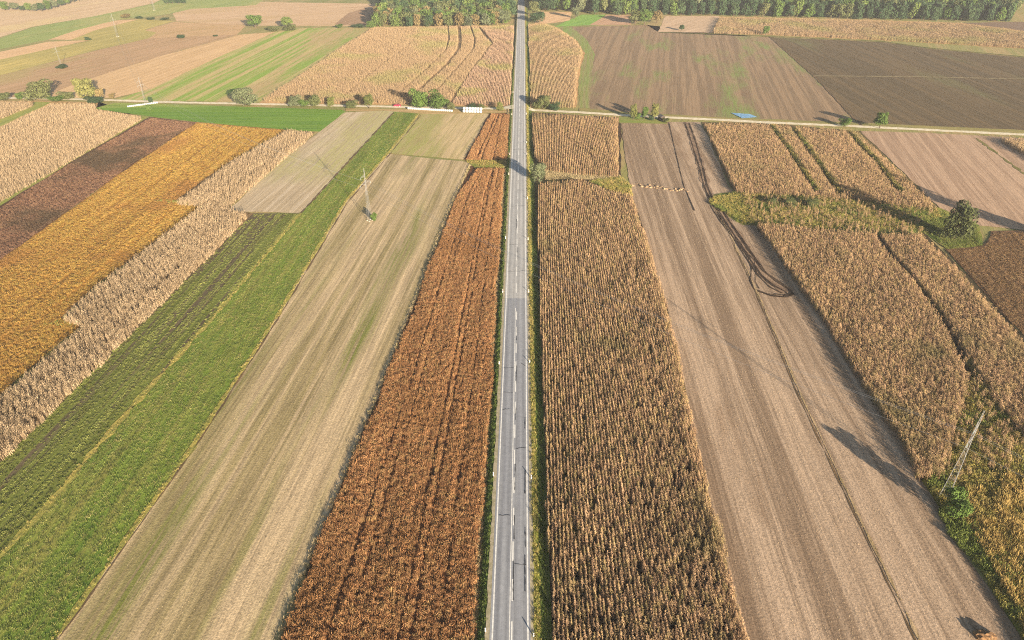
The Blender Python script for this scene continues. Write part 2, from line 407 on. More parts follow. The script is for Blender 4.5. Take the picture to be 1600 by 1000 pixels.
# furrows, margins and lanes between the fields
m_margin = field_mat('field_margin_grass', C(176, 160, 84), C(150, 146, 74), 1.3, wide=0.5, fine=0.8)
m_margin_dark = field_mat('field_margin_dark_grass', C(104, 106, 56), C(126, 118, 66), 1.3, wide=0.5, fine=0.8)
m_furrow_and_shade = field_mat('furrow_earth_and_shade', C(118, 96, 70), C(100, 84, 62), 1.3, wide=0.5, fine=0.8)  # earth of the real furrows, also the painted shade beside the stubble ridge
m_ridge = field_mat('dry_ridge', C(190, 164, 128), C(160, 138, 102), 1.3, wide=0.5, fine=0.8)
m_line = field_mat('pale_line', C(150, 136, 104), C(136, 122, 92), 1.3, wide=0.5, fine=0.8)
for px, w, mt, lb in [
    ([(1107, 310), (1137, 365), (1177, 450), (1211, 530), (1247, 620), (1295, 720), (1345, 825), (1396, 930), (1434, 1010), (1459, 1070)], 0.28, m_furrow_and_shade, 'painted shade along the left side of the grassy ridge in the brown stubble'),  # dark ribbon painting the ridge's shadow side, no furrow here
    ([(654, 178), (606, 240), (540, 315), (430, 500), (300, 700), (85, 1000), (40, 1070)], 0.9, m_margin, 'yellow grass edge between the lush strip and the mown field'),
    ([(658, 180), (609, 242), (543, 317), (434, 500), (305, 700), (92, 1000), (46, 1070)], 0.35, m_furrow_and_shade, 'dark furrow line beside the mown field'),
    ([(470, 334), (330, 500), (195, 650), (100, 760), (0, 872), (-100, 980)], 1.3, m_margin, 'yellow grass line between the striped vegetables and the lush strip'),
    ([(616, 175), (470, 334)], 0.7, m_furrow_and_shade, 'dark edge between the pale stubble and the lush strip'),
    ([(1110, 310), (1140, 365), (1180, 450), (1215, 530), (1252, 620), (1300, 720), (1350, 825), (1402, 930), (1440, 1010), (1465, 1070)], 0.42, m_ridge, 'narrow grassy furrow running down the brown stubble field'),
    ([(1203, 58), (1275, 122), (1346, 197)], 1.6, m_furrow_and_shade, 'dark furrow dividing the two ploughed fields'),
    ([(1272, 119), (1420, 120), (1600, 124), (1760, 128)], 2.4, m_line, 'pale grass line across the dark ploughed field'),
    ([(1030, 51), (1110, 53), (1203, 57), (1380, 65), (1450, 75), (1600, 89), (1760, 97)], 3.0, m_margin_dark, 'grassy boundary along the upper edge of the ploughed fields'),
    ([(1525, 216), (1600, 272), (1680, 330)], 1.2, m_margin_dark, 'thin grassy furrow in the pale field at the right'),
]:
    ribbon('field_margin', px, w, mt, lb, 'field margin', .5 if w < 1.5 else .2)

# ------------------------------------------------------------------ gravel track
m_track = plain_mat('pale_gravel', C(232, 222, 200), 0.95, C(205, 190, 160), 0.6)
for px, lb in [([(-150, 150), (0, 153), (95, 155), (170, 157), (280, 160.5), (400, 163), (600, 167), (700, 169), (796, 170.5)], 'pale gravel farm track left of the road'),
               ([(822, 172), (905, 176), (975, 180.5), (1040, 184), (1130, 188), (1200, 192), (1330, 197.5), (1400, 201), (1600, 211), (1760, 219)], 'pale gravel farm track right of the road')]:
    ribbon('gravel_track', px, 4.2, m_track, lb, 'track', 0.06)

# ------------------------------------------------------------------ the road on its low bank
ROAD_Z = 1.2
def road_x(Y): return -1.31 + 0.0139 * Y
RD = Vector((0.0139, 1.0)).normalized(); RN = Vector((RD.y, -RD.x))
Y0, Y1, YS = 20.0, 1500.0, 187.0

def strip(name, prof, y0, y1, mat, parent=None, step=8.0, rag=0.0):
    """a strip along the road; prof = [(offset to the right of the centre, height), ...]"""
    n = max(1, int((y1 - y0) / step)); v, f = [], []
    for i in range(n + 1):
        Y = y0 + (y1 - y0) * i / n
        for j_, (o, z) in enumerate(prof):
            if rag and j_ in (0, len(prof) - 1) and abs(o) > 3.7: o += random.uniform(-rag, rag)
            v.append((road_x(Y) + o * RN.x, Y + o * RN.y, z))
    k = len(prof)
    for i in range(n):
        for j in range(k - 1):
            a = i * k + j
            f.append((a, a + 1, a + k + 1, a + k))
    me = bpy.data.meshes.new(name); me.from_pydata(v, [], f); me.update()
    return link(name, me, mat, parent)

def asphalt(name, a, b):
    m, t, bs = new_mat(name, 0.75)
    tc = nd(t, 'ShaderNodeTexCoord'); mp = nd(t, 'ShaderNodeMapping')
    mp.inputs['Rotation'].default_value = (0, 0, math.atan(0.0139))
    t.links.new(tc.outputs['Object'], mp.inputs['Vector'])
    sx = nd(t, 'ShaderNodeSeparateXYZ'); t.links.new(mp.outputs[0], sx.inputs[0])
    x = math_node(t, 'ADD', sx.outputs[0], 1.31)
    ax = math_node(t, 'ABSOLUTE', x, 0.0)
    wheel = math_node(t, 'ABSOLUTE', math_node(t, 'SUBTRACT', math_node(t, 'ABSOLUTE', math_node(t, 'SUBTRACT', ax, 1.55), 0), 0.8), 0)
    def an(sx_, sy_):
        n = nd(t, 'ShaderNodeVectorMath', operation='MULTIPLY'); n.inputs[1].default_value = (sx_, sy_, 1)
        t.links.new(mp.outputs[0], n.inputs[0]); return n.outputs[0]
    st = noise(t, an(1.6, 0.03), 1.0, 4, 0.6)
    c = mix(t, ramp(t, st, 0.35, 0.65), a, b)
    wl = nd(t, 'ShaderNodeMapRange'); wl.inputs['From Min'].default_value = 0.0; wl.inputs['From Max'].default_value = 0.6
    wl.inputs['To Min'].default_value = 0.86; wl.inputs['To Max'].default_value = 1.1
    t.links.new(wheel, wl.inputs['Value'])
    c = mix(t, 1.0, c, wl.outputs[0], 'MULTIPLY')
    sp = noise(t, mp.outputs[0], 1.1, 5, 0.7)
    w2 = nd(t, 'ShaderNodeMapRange'); w2.inputs['From Min'].default_value = 0.3; w2.inputs['From Max'].default_value = 0.7
    w2.inputs['To Min'].default_value = 0.85; w2.inputs['To Max'].default_value = 1.12
    t.links.new(sp, w2.inputs['Value'])
    t.links.new(mix(t, 1.0, c, w2.outputs[0], 'MULTIPLY'), bs.inputs['Base Color'])
    return m

m_asph = asphalt('worn_asphalt', C(156, 158, 163), C(138, 140, 147))
m_asph2 = asphalt('old_asphalt', C(182, 180, 178), C(164, 164, 164))
m_white = plain_mat('road_paint', C(245, 243, 238), 0.7, C(215, 213, 208), 1.5)
m_gravel = plain_mat('shoulder_gravel', C(188, 174, 150), 0.95, C(156, 148, 116), 1.3)
m_verge = field_mat('verge_grass', C(150, 140, 62), C(118, 128, 50), math.pi / 2, patch=C(176, 152, 80), wide=0.5, patch_scale=0.2)
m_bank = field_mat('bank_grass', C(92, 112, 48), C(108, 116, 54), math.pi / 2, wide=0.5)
m_dry = field_mat('dry_edge_grass', C(150, 128, 84), C(128, 116, 74), math.pi / 2, wide=0.6)

road = strip('road', [(-3.55, ROAD_Z), (0, ROAD_Z + 0.05), (3.55, ROAD_Z)], Y0, YS, m_asph)
tag(road, 'straight two lane asphalt road running away through the fields', 'road', kind='structure')
strip('old_surface', [(-3.55, ROAD_Z), (0, ROAD_Z + 0.05), (3.55, ROAD_Z)], YS, Y1, m_asph2, road)
strip('gravel_shoulder', [(-4.3, ROAD_Z - 0.055), (-3.55, ROAD_Z - 0.012)], Y0, Y1, m_gravel, road, 1.6, .16)
strip('gravel_shoulder', [(3.55, ROAD_Z - 0.012), (4.2, ROAD_Z - 0.055)], Y0, Y1, m_gravel, road, 1.6, .16)
strip('edge_line', [(-3.21, ROAD_Z + 0.012), (-2.95, ROAD_Z + 0.014)], Y0, Y1, m_white, road)
strip('edge_line', [(2.95, ROAD_Z + 0.014), (3.21, ROAD_Z + 0.012)], Y0, Y1, m_white, road)
strip('centre_line', [(-0.22, ROAD_Z + 0.056), (-0.04, ROAD_Z + 0.058)], Y0, YS - 6, m_white, road)
dash = None
def add_dash(y, L):
    global dash
    if dash is None:
        mb = MB(); mb.quad((-.13, 0, 0), (.13, 0, 0), (.13, 1, 0), (-.13, 1, 0))
        dash = mb.mesh('dash', m_white)
    o = link('centre_line_dash', dash, None, road)
    o.location = (road_x(y) + (0.26 if y < YS - 8 else 0.0) * RN.x, y, ROAD_Z + 0.058)
    o.rotation_euler = (0, 0, -math.atan(0.0139)); o.scale = (1, L, 1)
y = 60.4
while y < YS - 8:
    add_dash(y, 4.7); y += 8.75
y = 190.5
while y < 900:
    add_dash(y, 6.4); y += 11.3
strip('road_verge', [(3.9, ROAD_Z - 0.075), (4.9, ROAD_Z - 0.14), (5.3, ROAD_Z - 0.4)], Y0, Y1, m_verge)['kind'] = 'structure'
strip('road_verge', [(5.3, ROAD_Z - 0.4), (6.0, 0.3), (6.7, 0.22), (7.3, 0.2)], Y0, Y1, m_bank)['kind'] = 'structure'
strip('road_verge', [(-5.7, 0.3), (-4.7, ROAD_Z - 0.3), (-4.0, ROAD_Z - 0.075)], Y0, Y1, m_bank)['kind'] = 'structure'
strip('road_verge', [(-6.9, 0.2), (-6.2, 0.2), (-5.7, 0.3)], Y0, Y1, m_dry)['kind'] = 'structure'
for o, (lb) in zip([ob for ob in COL.objects if ob.name.startswith('road_verge')],
                   ['sunny yellow green grass verge right of the road', 'shaded green ditch bank below the maize', 'shaded green bank left of the road', 'dry grass strip beside the rust red crop']):
    tag(o, lb, 'verge')
m_tar = plain_mat('tar_seal', (.035, .035, .037, 1), .6, (.07, .07, .072, 1), 1.2)
def seal(y, o0, o1, w=.12, dy=0.0):
    pts = []
    for i in range(7):
        o = o0 + (o1 - o0) * i / 6; Y = y + dy * i / 6 + random.uniform(-.12, .12); pts.append((road_x(Y) + o, Y))
    link('tar_seal', ribbon_mesh('tar_seal', pts, w, ROAD_Z + .0605, .35, .6), m_tar, road)
for y, a, b, dy in ((149.5, -2.9, -.3, .2), (139, -2.8, -.4, -.3), (152, 1.6, 2.9, -1.5), (118, .5, 2.9, .4), (132, -2.9, -1.2, .3), (98, -2.8, -.5, .1), (86, .6, 2.8, -.2), (205, -2.9, 2.9, .5), (226, -2.8, .3, .2), (262, -2.5, 2.9, .4), (280, 0, 2.9, -.3), (335, -2.9, 2.8, .2)):
    seal(y, a, b, .13, dy)
for y, o, L in ((78, .42, 9), (92, .44, 6), (105, .43, 8), (128, .42, 5), (142, .42, 9), (80, 2.62, 8), (90, 2.7, 5), (104, 2.66, 7), (125, 2.68, 4), (163, .4, 7), (214, .35, 10), (240, -.3, 9)):
    seal(y, o, o + random.uniform(-.08, .08), .15, L)
# gravel ramps where the track meets the road
for s, (px) in ((-1, [(782, 170.2), (803, 170)]), (1, [(836, 173), (817, 171)])):
    a, b = G(*px[0]), G(px[1][0], px[1][1])
    mb = MB()
    n = Vector((0, 1))
    for i in range(4):
        t0, t1 = i / 4, (i + 1) / 4
        w0, w1 = 2.2 + 2.4 * t0, 2.2 + 2.4 * t1
        z0, z1 = 0.2 + (ROAD_Z - 0.16) * t0 ** 0.7, 0.2 + (ROAD_Z - 0.16) * t1 ** 0.7
        p0 = (a[0] + (b[0] - a[0]) * t0, a[1] + (b[1] - a[1]) * t0); p1 = (a[0] + (b[0] - a[0]) * t1, a[1] + (b[1] - a[1]) * t1)
        q = [(p0[0], p0[1] - w0, z0), (p1[0], p1[1] - w1, z1), (p1[0], p1[1] + w1, z1), (p0[0], p0[1] + w0, z0)]
        mb.quad(*(q if s < 0 else q[::-1]))
    tag(mb.build('track_ramp', m_track), 'gravel ramp where the track meets the road, %s side' % ('left' if s < 0 else 'right'), 'track', kind='structure')

# ------------------------------------------------------------------ muddy tyre tracks
m_mud = field_mat('churned_mud', C(58, 46, 38), C(100, 82, 66), 2.0, wide=0.9, fine=2.2, streak=(0.5, 0.66), bump=1.0, speck=1.6)
m_damp = field_mat('driven_soil', C(160, 134, 110), C(128, 105, 86), 2.0, wide=0.8, fine=2.0, bump=0.8, speck=1.8)
ribbon('driven_lane', [(1073, 192), (1083, 221), (1094, 257), (1103, 292), (1112, 312), (1132, 340), (1154, 372), (1176, 405), (1196, 433), (1216, 449), (1228, 457)], 3.4, m_damp, 'trampled darker lane under the tyre ruts', 'track', .2)
for px, w, lb in [
    ([(1076, 192), (1086, 220), (1096, 255), (1104, 290), (1112, 308), (1128, 330), (1150, 362), (1172, 396), (1192, 424), (1212, 440), (1232, 452), (1238, 460), (1228, 465), (1205, 463), (1184, 455)], 0.9, 'dark muddy tyre rut looping at the edge of the brown stubble'),
    ([(1070, 192), (1080, 222), (1091, 258), (1100, 292), (1108, 310), (1124, 334), (1146, 366), (1168, 400), (1188, 430), (1208, 447), (1226, 456), (1232, 461), (1224, 463)], 0.8, 'dark muddy tyre rut beside the looping one'),
    ([(1110, 322), (1124, 345), (1150, 378), (1168, 402), (1174, 420), (1172, 440), (1178, 452), (1192, 459), (1214, 462)], 0.3, 'thin tyre line swinging round the mud loop'),
    ([(1112, 318), (1130, 345), (1158, 384), (1178, 408), (1182, 425), (1180, 440), (1186, 452)], 0.3, 'second thin tyre line inside the mud loop'),
    ([(1130, 334), (1156, 368), (1178, 401), (1198, 428), (1218, 441), (1236, 455), (1232, 463), (1210, 460)], 0.5, 'outer tyre rut hugging the mud loop'),
    ([(1122, 336), (1143, 368), (1164, 401), (1184, 431), (1204, 450), (1222, 459)], 0.5, 'inner tyre rut hugging the mud loop'),
    ([(1045, 192), (1056, 240), (1068, 290), (1085, 330)], 0.4, 'tyre line running down the upper stubble field'),
]:
    ribbon('tyre_track', px, w, m_mud, lb, 'tyre track', 0.25)

# ------------------------------------------------------------------ scattered crops (uncountable plants)
def scatter_group():
    g = bpy.data.node_groups.new('scatter_plants', 'GeometryNodeTree')
    g.interface.new_socket('Geometry', in_out='INPUT', socket_type='NodeSocketGeometry')
    g.interface.new_socket('Plants', in_out='INPUT', socket_type='NodeSocketCollection')
    g.interface.new_socket('Geometry', in_out='OUTPUT', socket_type='NodeSocketGeometry')
    gi, go = g.nodes.new('NodeGroupInput'), g.nodes.new('NodeGroupOutput')
    iop = g.nodes.new('GeometryNodeInstanceOnPoints'); ci = g.nodes.new('GeometryNodeCollectionInfo')
    ci.inputs['Separate Children'].default_value = True; ci.inputs['Reset Children'].default_value = True
    iop.inputs['Pick Instance'].default_value = True
    g.links.new(gi.outputs[0], iop.inputs['Points']); g.links.new(gi.outputs[1], ci.inputs['Collection'])
    g.links.new(ci.outputs[0], iop.inputs['Instance'])
    for nm, typ, sock in (('idx', 'INT', 'Instance Index'), ('rot', 'FLOAT_VECTOR', 'Rotation'), ('scl', 'FLOAT_VECTOR', 'Scale')):
        a = g.nodes.new('GeometryNodeInputNamedAttribute'); a.data_type = typ; a.inputs['Name'].default_value = nm
        g.links.new(a.outputs['Attribute'], iop.inputs[sock])
    g.links.new(iop.outputs[0], go.inputs[0])
    return g
SCATTER = scatter_group()

def scatter(name, pts, rotz, scl, coll, label, cat, tilt=0.0):
    n = len(pts)
    me = bpy.data.meshes.new(name)
    me.from_pydata([tuple(p) for p in pts], [], [])
    k = len(coll.objects)
    me.attributes.new('idx', 'INT', 'POINT').data.foreach_set('value', rng.integers(0, k, n).astype(np.int32))
    r = np.zeros((n, 3), np.float32); r[:, 2] = rotz
    if tilt: r[:, :2] = rng.normal(0, tilt, (n, 2))
    me.attributes.new('rot', 'FLOAT_VECTOR', 'POINT').data.foreach_set('vector', r.ravel())
    me.attributes.new('scl', 'FLOAT_VECTOR', 'POINT').data.foreach_set('vector', np.asarray(scl, np.float32).ravel())
    o = link(name, me)
    md = o.modifiers.new('plants', 'NODES'); md.node_group = SCATTER
    for it in SCATTER.interface.items_tree:
        if it.name == 'Plants': md[it.identifier] = coll
    return tag(o, label, cat, kind='stuff')

def plants(name, meshes):
    c = bpy.data.collections.new(name)          # source plants, not linked to the scene
    for me in meshes:
        c.objects.link(bpy.data.objects.new(name + '_plant', me))
    return c

def leaf_strip(mb, base, az, length, rise, droop, w, seg=3):
    d = np.array((math.cos(az), math.sin(az), 0.0)); s = np.array((-math.sin(az), math.cos(az), 0.0))
    pr = None; n0 = len(mb.v)
    for i in range(seg + 1):
        t = i / seg
        p = np.array(base) + d * length * t + np.array((0, 0, rise * t - droop * t * t))
        ww = w * (1 - 0.75 * t) * (0.6 + 0.8 * min(1, t * 3)) * 0.5
        mb.v += [tuple(p + s * ww), tuple(p - s * ww)]
        if i: mb.f.append((n0 + 2*i - 2, n0 + 2*i - 1, n0 + 2*i + 1, n0 + 2*i))

def maize_chunk(seed, mat, n=3, along=0.30, h=2.3):
    r = random.Random(seed); mb = MB()
    for k in range(n):
        y0 = (k - (n - 1) / 2) * along + r.uniform(-.06, .06); x0 = r.uniform(-.05, .05); hh = h * r.uniform(0.85, 1.1)
        mb.bar((x0, y0, 0), (x0 + r.uniform(-.1, .1), y0 + r.uniform(-.1, .1), hh), 0.022, 0.012, 3)
        for j in range(8):
            z = hh * (0.25 + 0.09 * j)
            leaf_strip(mb, (x0, y0, z), r.uniform(0, 6.28), r.uniform(.28, .52), r.uniform(.15, .5), r.uniform(.45, .9), 0.11)
        for j in range(4):
            a = r.uniform(0, 6.28); b = (x0 + math.cos(a) * .12, y0 + math.sin(a) * .12, hh + r.uniform(.15, .3))
            mb.quad((x0 - .012, y0, hh - .05), (x0 + .012, y0, hh - .05), (b[0] + .012, b[1], b[2]), (b[0] - .012, b[1], b[2]))
    return mb.mesh('maize', mat)

def tuft(seed, mat, h=0.8, rad=0.4, n=22, w=0.09, lean=0.5, flat=0.0):
    r = random.Random(seed); mb = MB()
    for k in range(n):
        a = r.uniform(0, 6.28); d = rad * math.sqrt(r.random()); x, y = d * math.cos(a), d * math.sin(a)
        hh = h * r.uniform(.55, 1.1); az = r.uniform(0, 6.28); ln = lean * hh * r.uniform(.2, 1)
        leaf_strip(mb, (x, y, 0), az, ln + 0.02, hh * (1 + flat), hh * flat, w * r.uniform(.7, 1.4), 2)
    return mb.mesh('tuft', mat)

def bushy(seed, mat, h=0.9, rad=0.45, n=34, s=0.2):
    """a leafy plant: short stems below, small tilted leaves above"""
    r = random.Random(seed); mb = MB()
    for k in range(4):
        mb.bar((r.uniform(-.15, .15) * rad * 3, r.uniform(-.15, .15) * rad * 3, 0), (r.uniform(-1, 1) * rad * .6, r.uniform(-1, 1) * rad * .6, h * .8), 0.015, 0.008, 3)
    for k in range(n):
        a = r.uniform(0, 6.28); d = rad * math.sqrt(r.random()); z = h * (0.25 + 0.75 * r.random())
        c = Vector((d * math.cos(a), d * math.sin(a), z))
        q = Matrix.Rotation(r.uniform(0, 6.28), 3, 'Z') @ Matrix.Rotation(r.uniform(0.2, 1.5), 3, 'X')
        ss = s * r.uniform(.6, 1.3)
        u, v = q @ Vector((ss * .5, 0, 0)), q @ Vector((0, ss, 0))
        mb.quad(tuple(c - u - v * .5), tuple(c + u - v * .5), tuple(c + u * .4 + v * .5), tuple(c - u * .4 + v * .5))
    return mb.mesh('bushy', mat)

def rows(px, dirpx, across, along, z=0.0, jx=0.085, jy=0.25, gaps=(), gapw=0.8, keep=1.0, holes=(), hole_p=0.0, hole_scale=0.05, world=None, rowvar=0.0, edge=0.35):
    """points in rows over a field; gaps are lanes left open"""
    poly = np.array(world if world is not None else natural(GP(px, z), 4.0, edge)); a = direction(dirpx)
    d = np.array((math.cos(a), math.sin(a))); nrm = np.array((-d[1], d[0]))
    u, v = poly @ nrm, poly @ d
    U = np.arange(u.min(), u.max(), across); V = np.arange(v.min(), v.max(), along)
    uu, vv = np.meshgrid(U, V)
    uu = uu.ravel() + rng.normal(0, jx, uu.size); vv = vv.ravel() + rng.uniform(-jy, jy, vv.size) * along * 2
    rk = np.tile(1 - rowvar * rng.random(len(U)) ** 1.2, len(V))
    P = uu[:, None] * nrm + vv[:, None] * d
    P = P[rng.random(len(P)) < rk]
    P = P[in_view(P)]
    P = P[inside(P, poly)]
    if keep < 1: P = P[rng.random(len(P)) < keep]
    for g in gaps:
        w = gapw
        if isinstance(g, tuple): g, w = g
        P = P[dist_poly(P, GP(g, z * 0.5)) > w * (0.85 + 0.3 * rng.random(len(P)))]
    for hp in holes:
        P = P[~inside(P, GP(hp))]
    return P, a

def crop(name, label, cat, coll, px, dirpx, across, along, height_jit=0.12, size=1.0, align=True, zpx=0.0, **kw):
    P, a = rows(px, dirpx, across, along, z=zpx, **kw)
    n = len(P)
    rz = (a - math.pi / 2 + rng.integers(0, 2, n) * math.pi + rng.normal(0, 0.08, n)) if align else rng.uniform(0, 6.28, n)
    big = 1 + 0.10 * np.sin(P[:, 0] * 0.21 + 1.3 * np.sin(P[:, 1] * 0.05)) * np.sin(P[:, 1] * 0.13 + 2)
    s = size * big * (1 + rng.normal(0, height_jit, n)).clip(.55, 1.4)
    scl = np.stack([s, s, s * (1 + rng.normal(0, .05, n))], 1)
    pts = np.column_stack([P, np.full(n, 0.1)])
    return scatter(name, pts, rz, scl, coll, label, cat)

def K2(*cols): return [tuple(c) + (1,) for c in cols]
mz = crop_mat('dry_maize', K2((.085, .052, .029), (.26, .16, .09), (.38, .245, .138), (.32, .222, .10), (.175, .15, .063)), ang=1.5708, streak=(.8, 1.15), patch=(.17, .145, .06), patch_scale=0.035, patch_range=(0.55, 0.75))
mz_pale = crop_mat('pale_dry_maize', K2((.17, .115, .062), (.335, .24, .138), (.41, .30, .185), (.356, .267, .143)), ang=direction(((100, 590), (330, 340))), streak=(.8, 1.12))
mz_far = crop_mat('far_dry_maize', K2((.23, .15, .082), (.31, .21, .12), (.355, .25, .142), (.33, .238, .115)), patch=(.28, .235, .10), patch_scale=0.02)
mz_pink = crop_mat('brown_dry_maize', K2((.20, .125, .08), (.34, .22, .145), (.37, .25, .165), (.33, .24, .12)), patch=(.29, .25, .10), patch_scale=0.03)
c_maize = plants('maize', [maize_chunk(i, mz) for i in range(7)])
c_pale = plants('pale_maize', [maize_chunk(20 + i, mz_pale, h=2.0) for i in range(5)])
c_far = plants('far_maize', [maize_chunk(40 + i, mz_far, h=2.2) for i in range(5)])
c_pink = plants('brown_maize', [maize_chunk(60 + i, mz_pink, h=2.2) for i in range(5)])
rust = crop_mat('rust_crop', K2((.13, .06, .03), (.30, .142, .058), (.39, .20, .086), (.38, .215, .093), (.35, .235, .088)), patch=(.28, .14, .055), ang=direction(((600, 950), (755, 300))), streak=(.68, 1.18))
gold = crop_mat('golden_crop', K2((.17, .085, .025), (.33, .185, .045), (.40, .245, .06), (.36, .235, .055), (.25, .205, .05)), patch=(.29, .15, .045), patch_scale=0.03, patch_range=(0.5, 0.7), ang=direction(((100, 420), (370, 210))), streak=(.66, 1.18))
brown = crop_mat('brown_crop', K2((.06, .035, .024), (.17, .09, .055), (.25, .14, .085), (.23, .145, .07)), patch=(.09, .062, .036), patch_scale=0.02, patch_range=(0.46, 0.58), ang=direction(((50, 340), (270, 190))))
brown2 = crop_mat('tan_brown_crop', K2((.11, .065, .035), (.20, .12, .06), (.26, .16, .08), (.24, .17, .075)), ang=direction(((1600, 520), (1500, 395))), streak=(.6, 1.2))
lush = crop_mat('lush_green', K2((.08, .105, .024), (.12, .155, .032), (.16, .185, .042), (.20, .195, .06), (.24, .20, .085)), ang=direction(((200, 800), (560, 270))), streak=(.6, 1.3), patch=(.115, .15, .032), patch_scale=0.09)
green = crop_mat('row_green', K2((.11, .10, .045), (.135, .15, .04), (.175, .19, .048), (.20, .20, .055)), ang=direction(((60, 760), (400, 370))), streak=(.4, 1.65))
weed = crop_mat('weeds', K2((.15, .14, .038), (.23, .215, .05), (.31, .26, .07), (.37, .275, .09), (.36, .25, .09)), patch=(.16, .195, .042), patch_scale=0.06, patch_range=(0.48, 0.62))
vgrass = crop_mat('verge_tufts', K2((.10, .11, .03), (.24, .23, .06), (.36, .29, .09), (.40, .31, .13)))
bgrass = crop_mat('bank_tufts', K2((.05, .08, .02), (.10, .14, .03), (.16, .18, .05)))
sgrass = crop_mat('dry_tufts', K2((.20, .15, .08), (.34, .26, .14), (.42, .33, .18), (.26, .24, .09)))
c_rust = plants('rust', [bushy(i, rust, 1.05, .42, 70, .095) for i in range(6)] + [tuft(60 + i, rust, 1.05, .38, 34, .055, .5) for i in range(6)])
c_gold = plants('gold', [bushy(10 + i, gold, 0.5, .5, 70, .10) for i in range(6)] + [tuft(70 + i, gold, .5, .42, 30, .05, .7) for i in range(4)])
c_brown = plants('brown', [bushy(20 + i, brown, 0.7, .48, 70, .10) for i in range(5)])
c_brown2 = plants('brown2', [bushy(30 + i, brown2, 0.5, .48, 64, .10) for i in range(4)])
c_lush = plants('lush', [tuft(i, lush, .28, .55, 36, .05, .9) for i in range(5)])
c_green = plants('green', [bushy(40 + i, green, .2, .36, 40, .10) for i in range(5)])
c_weed = plants('weed', [tuft(10 + i, weed, .9, .5, 44, .06, .7) for i in range(5)] + [bushy(50 + i, weed, 1.0, .5, 64, .11) for i in range(3)])
c_verge = plants('verge', [tuft(20 + i, vgrass, .45, .3, 24, .05, .8) for i in range(4)])
c_bank = plants('bank', [tuft(30 + i, bgrass, .35, .3, 22, .05, .8) for i in range(4)])
c_dry = plants('dry', [tuft(40 + i, sgrass, .5, .3, 22, .05, .7) for i in range(4)])

stub = crop_mat('stubble', K2((.22, .16, .10), (.36, .27, .17), (.44, .34, .22), (.38, .30, .17)))
stub_g = crop_mat('mown_stalks', K2((.20, .17, .08), (.34, .27, .15), (.42, .33, .20), (.26, .24, .09)), patch=(.17, .175, .06), patch_scale=.05, ang=direction(((280, 900), (640, 290))))
def stubble_row(seed, mat, n=9, L=1.3, h=.16):
    r = random.Random(seed); mb = MB()
    for k in range(n):
        y0 = (r.random() - .5) * L; x0 = r.gauss(0, .06)
        leaf_strip(mb, (x0, y0, 0), r.uniform(0, 6.28), r.uniform(.02, .16), h * r.uniform(.4, 1.2), 0, .05, 1)
    return mb.mesh('stubble', mat)
c_stub = plants('stubble', [stubble_row(i, stub) for i in range(6)])
c_mown = plants('mown', [stubble_row(10 + i, stub_g, 10, 1.3, .12) for i in range(6)])
def edges_between(left, right, fr):
    return [(l[0] + (r[0] - l[0]) * fr, l[1] + (r[1] - l[1]) * fr) for l, r in zip(left, right)]

crop('maize_crop', 'large dry maize field right of the road with straight rows', 'maize', c_maize,
     [(843, 286), (905, 281), (960, 300), (986, 304), (1010, 370), (1041, 470), (1063, 560), (1091, 690), (1118, 800), (1169, 1000), (1192, 1070), (868, 1070), (863, 1000), (852, 700), (845, 500), (842, 400), (840, 300)],
     ((905, 1000), (868, 300)), 0.75, 0.85, zpx=1.9, rowvar=.25)
crop('maize_crop', 'dry maize block beside the road between track and the large field', 'maize', c_maize,
     [(831, 178), (966, 185), (967, 262), (965, 272), (900, 268), (852, 262), (834, 240)], ((900, 262), (893, 185)), 0.85, 0.95, zpx=1.9, size=1.05)
crop('maize_crop', 'pale dry maize strip beside the golden crop', 'maize', c_pale,
     [(450, 203), (490, 207), (440, 248), (355, 324), (390, 334), (222, 499), (0, 717), (-150, 868), (-150, 744), (0, 618), (132, 506), (98, 497), (152, 445), (318, 320), (275, 316), (362, 252)],
     ((100, 590), (330, 340)), 0.8, 0.95, zpx=1.6, rowvar=.4, gaps=[([(300, 400), (180, 510)], .5), ([(470, 215), (330, 320)], .5)])
crop('maize_crop', 'pale maize field at the left edge below the track', 'maize', c_pale,
     [(80, 163), (150, 163), (148, 171), (222, 184), (110, 249), (0, 312), (-150, 400), (-150, 274), (0, 199)], ((0, 290), (150, 190)), 0.8, .9, zpx=1.4, size=.9)
crop('maize_crop', 'pale maize corner left of the thin green strip at the left edge', 'maize', c_pale,
     [(-150, 160), (56, 162), (0, 184), (-150, 248)], ((0, 180), (50, 162)), 0.95, 1.0, zpx=1.2, size=1.1)
crop('maize_crop', 'dry maize with grassy lanes below the track at the right', 'maize', c_maize,
     [(1100, 193), (1198, 195), (1340, 206), (1462, 322), (1395, 316), (1290, 304), (1150, 297)], ((1230, 290), (1170, 200)), 0.85, 0.95, zpx=1.9,
     gaps=[([(1203, 197), (1235, 240), (1275, 300)], 1.5), ([(1237, 200), (1270, 245), (1312, 305)], 1.5), ([(1322, 206), (1365, 250), (1405, 300)], 1.5)])
crop('maize_crop', 'tall maize between the brown stubble and the weedy lane', 'maize', c_maize,
     [(1182, 350), (1236, 352), (1368, 366), (1425, 435), (1478, 512), (1515, 590), (1502, 640), (1474, 740), (1436, 742), (1400, 668), (1340, 582), (1290, 498), (1253, 450), (1200, 371)], ((1400, 640), (1270, 380)), 0.75, 0.85, zpx=1.9)
crop('maize_crop', 'maize strip right of the weedy lane', 'maize', c_maize,
     [(1376, 366), (1438, 364), (1500, 424), (1602, 534), (1690, 640), (1760, 760), (1640, 720), (1560, 630), (1490, 512), (1435, 440)], ((1560, 560), (1420, 390)), 0.78, 0.85, zpx=1.9)
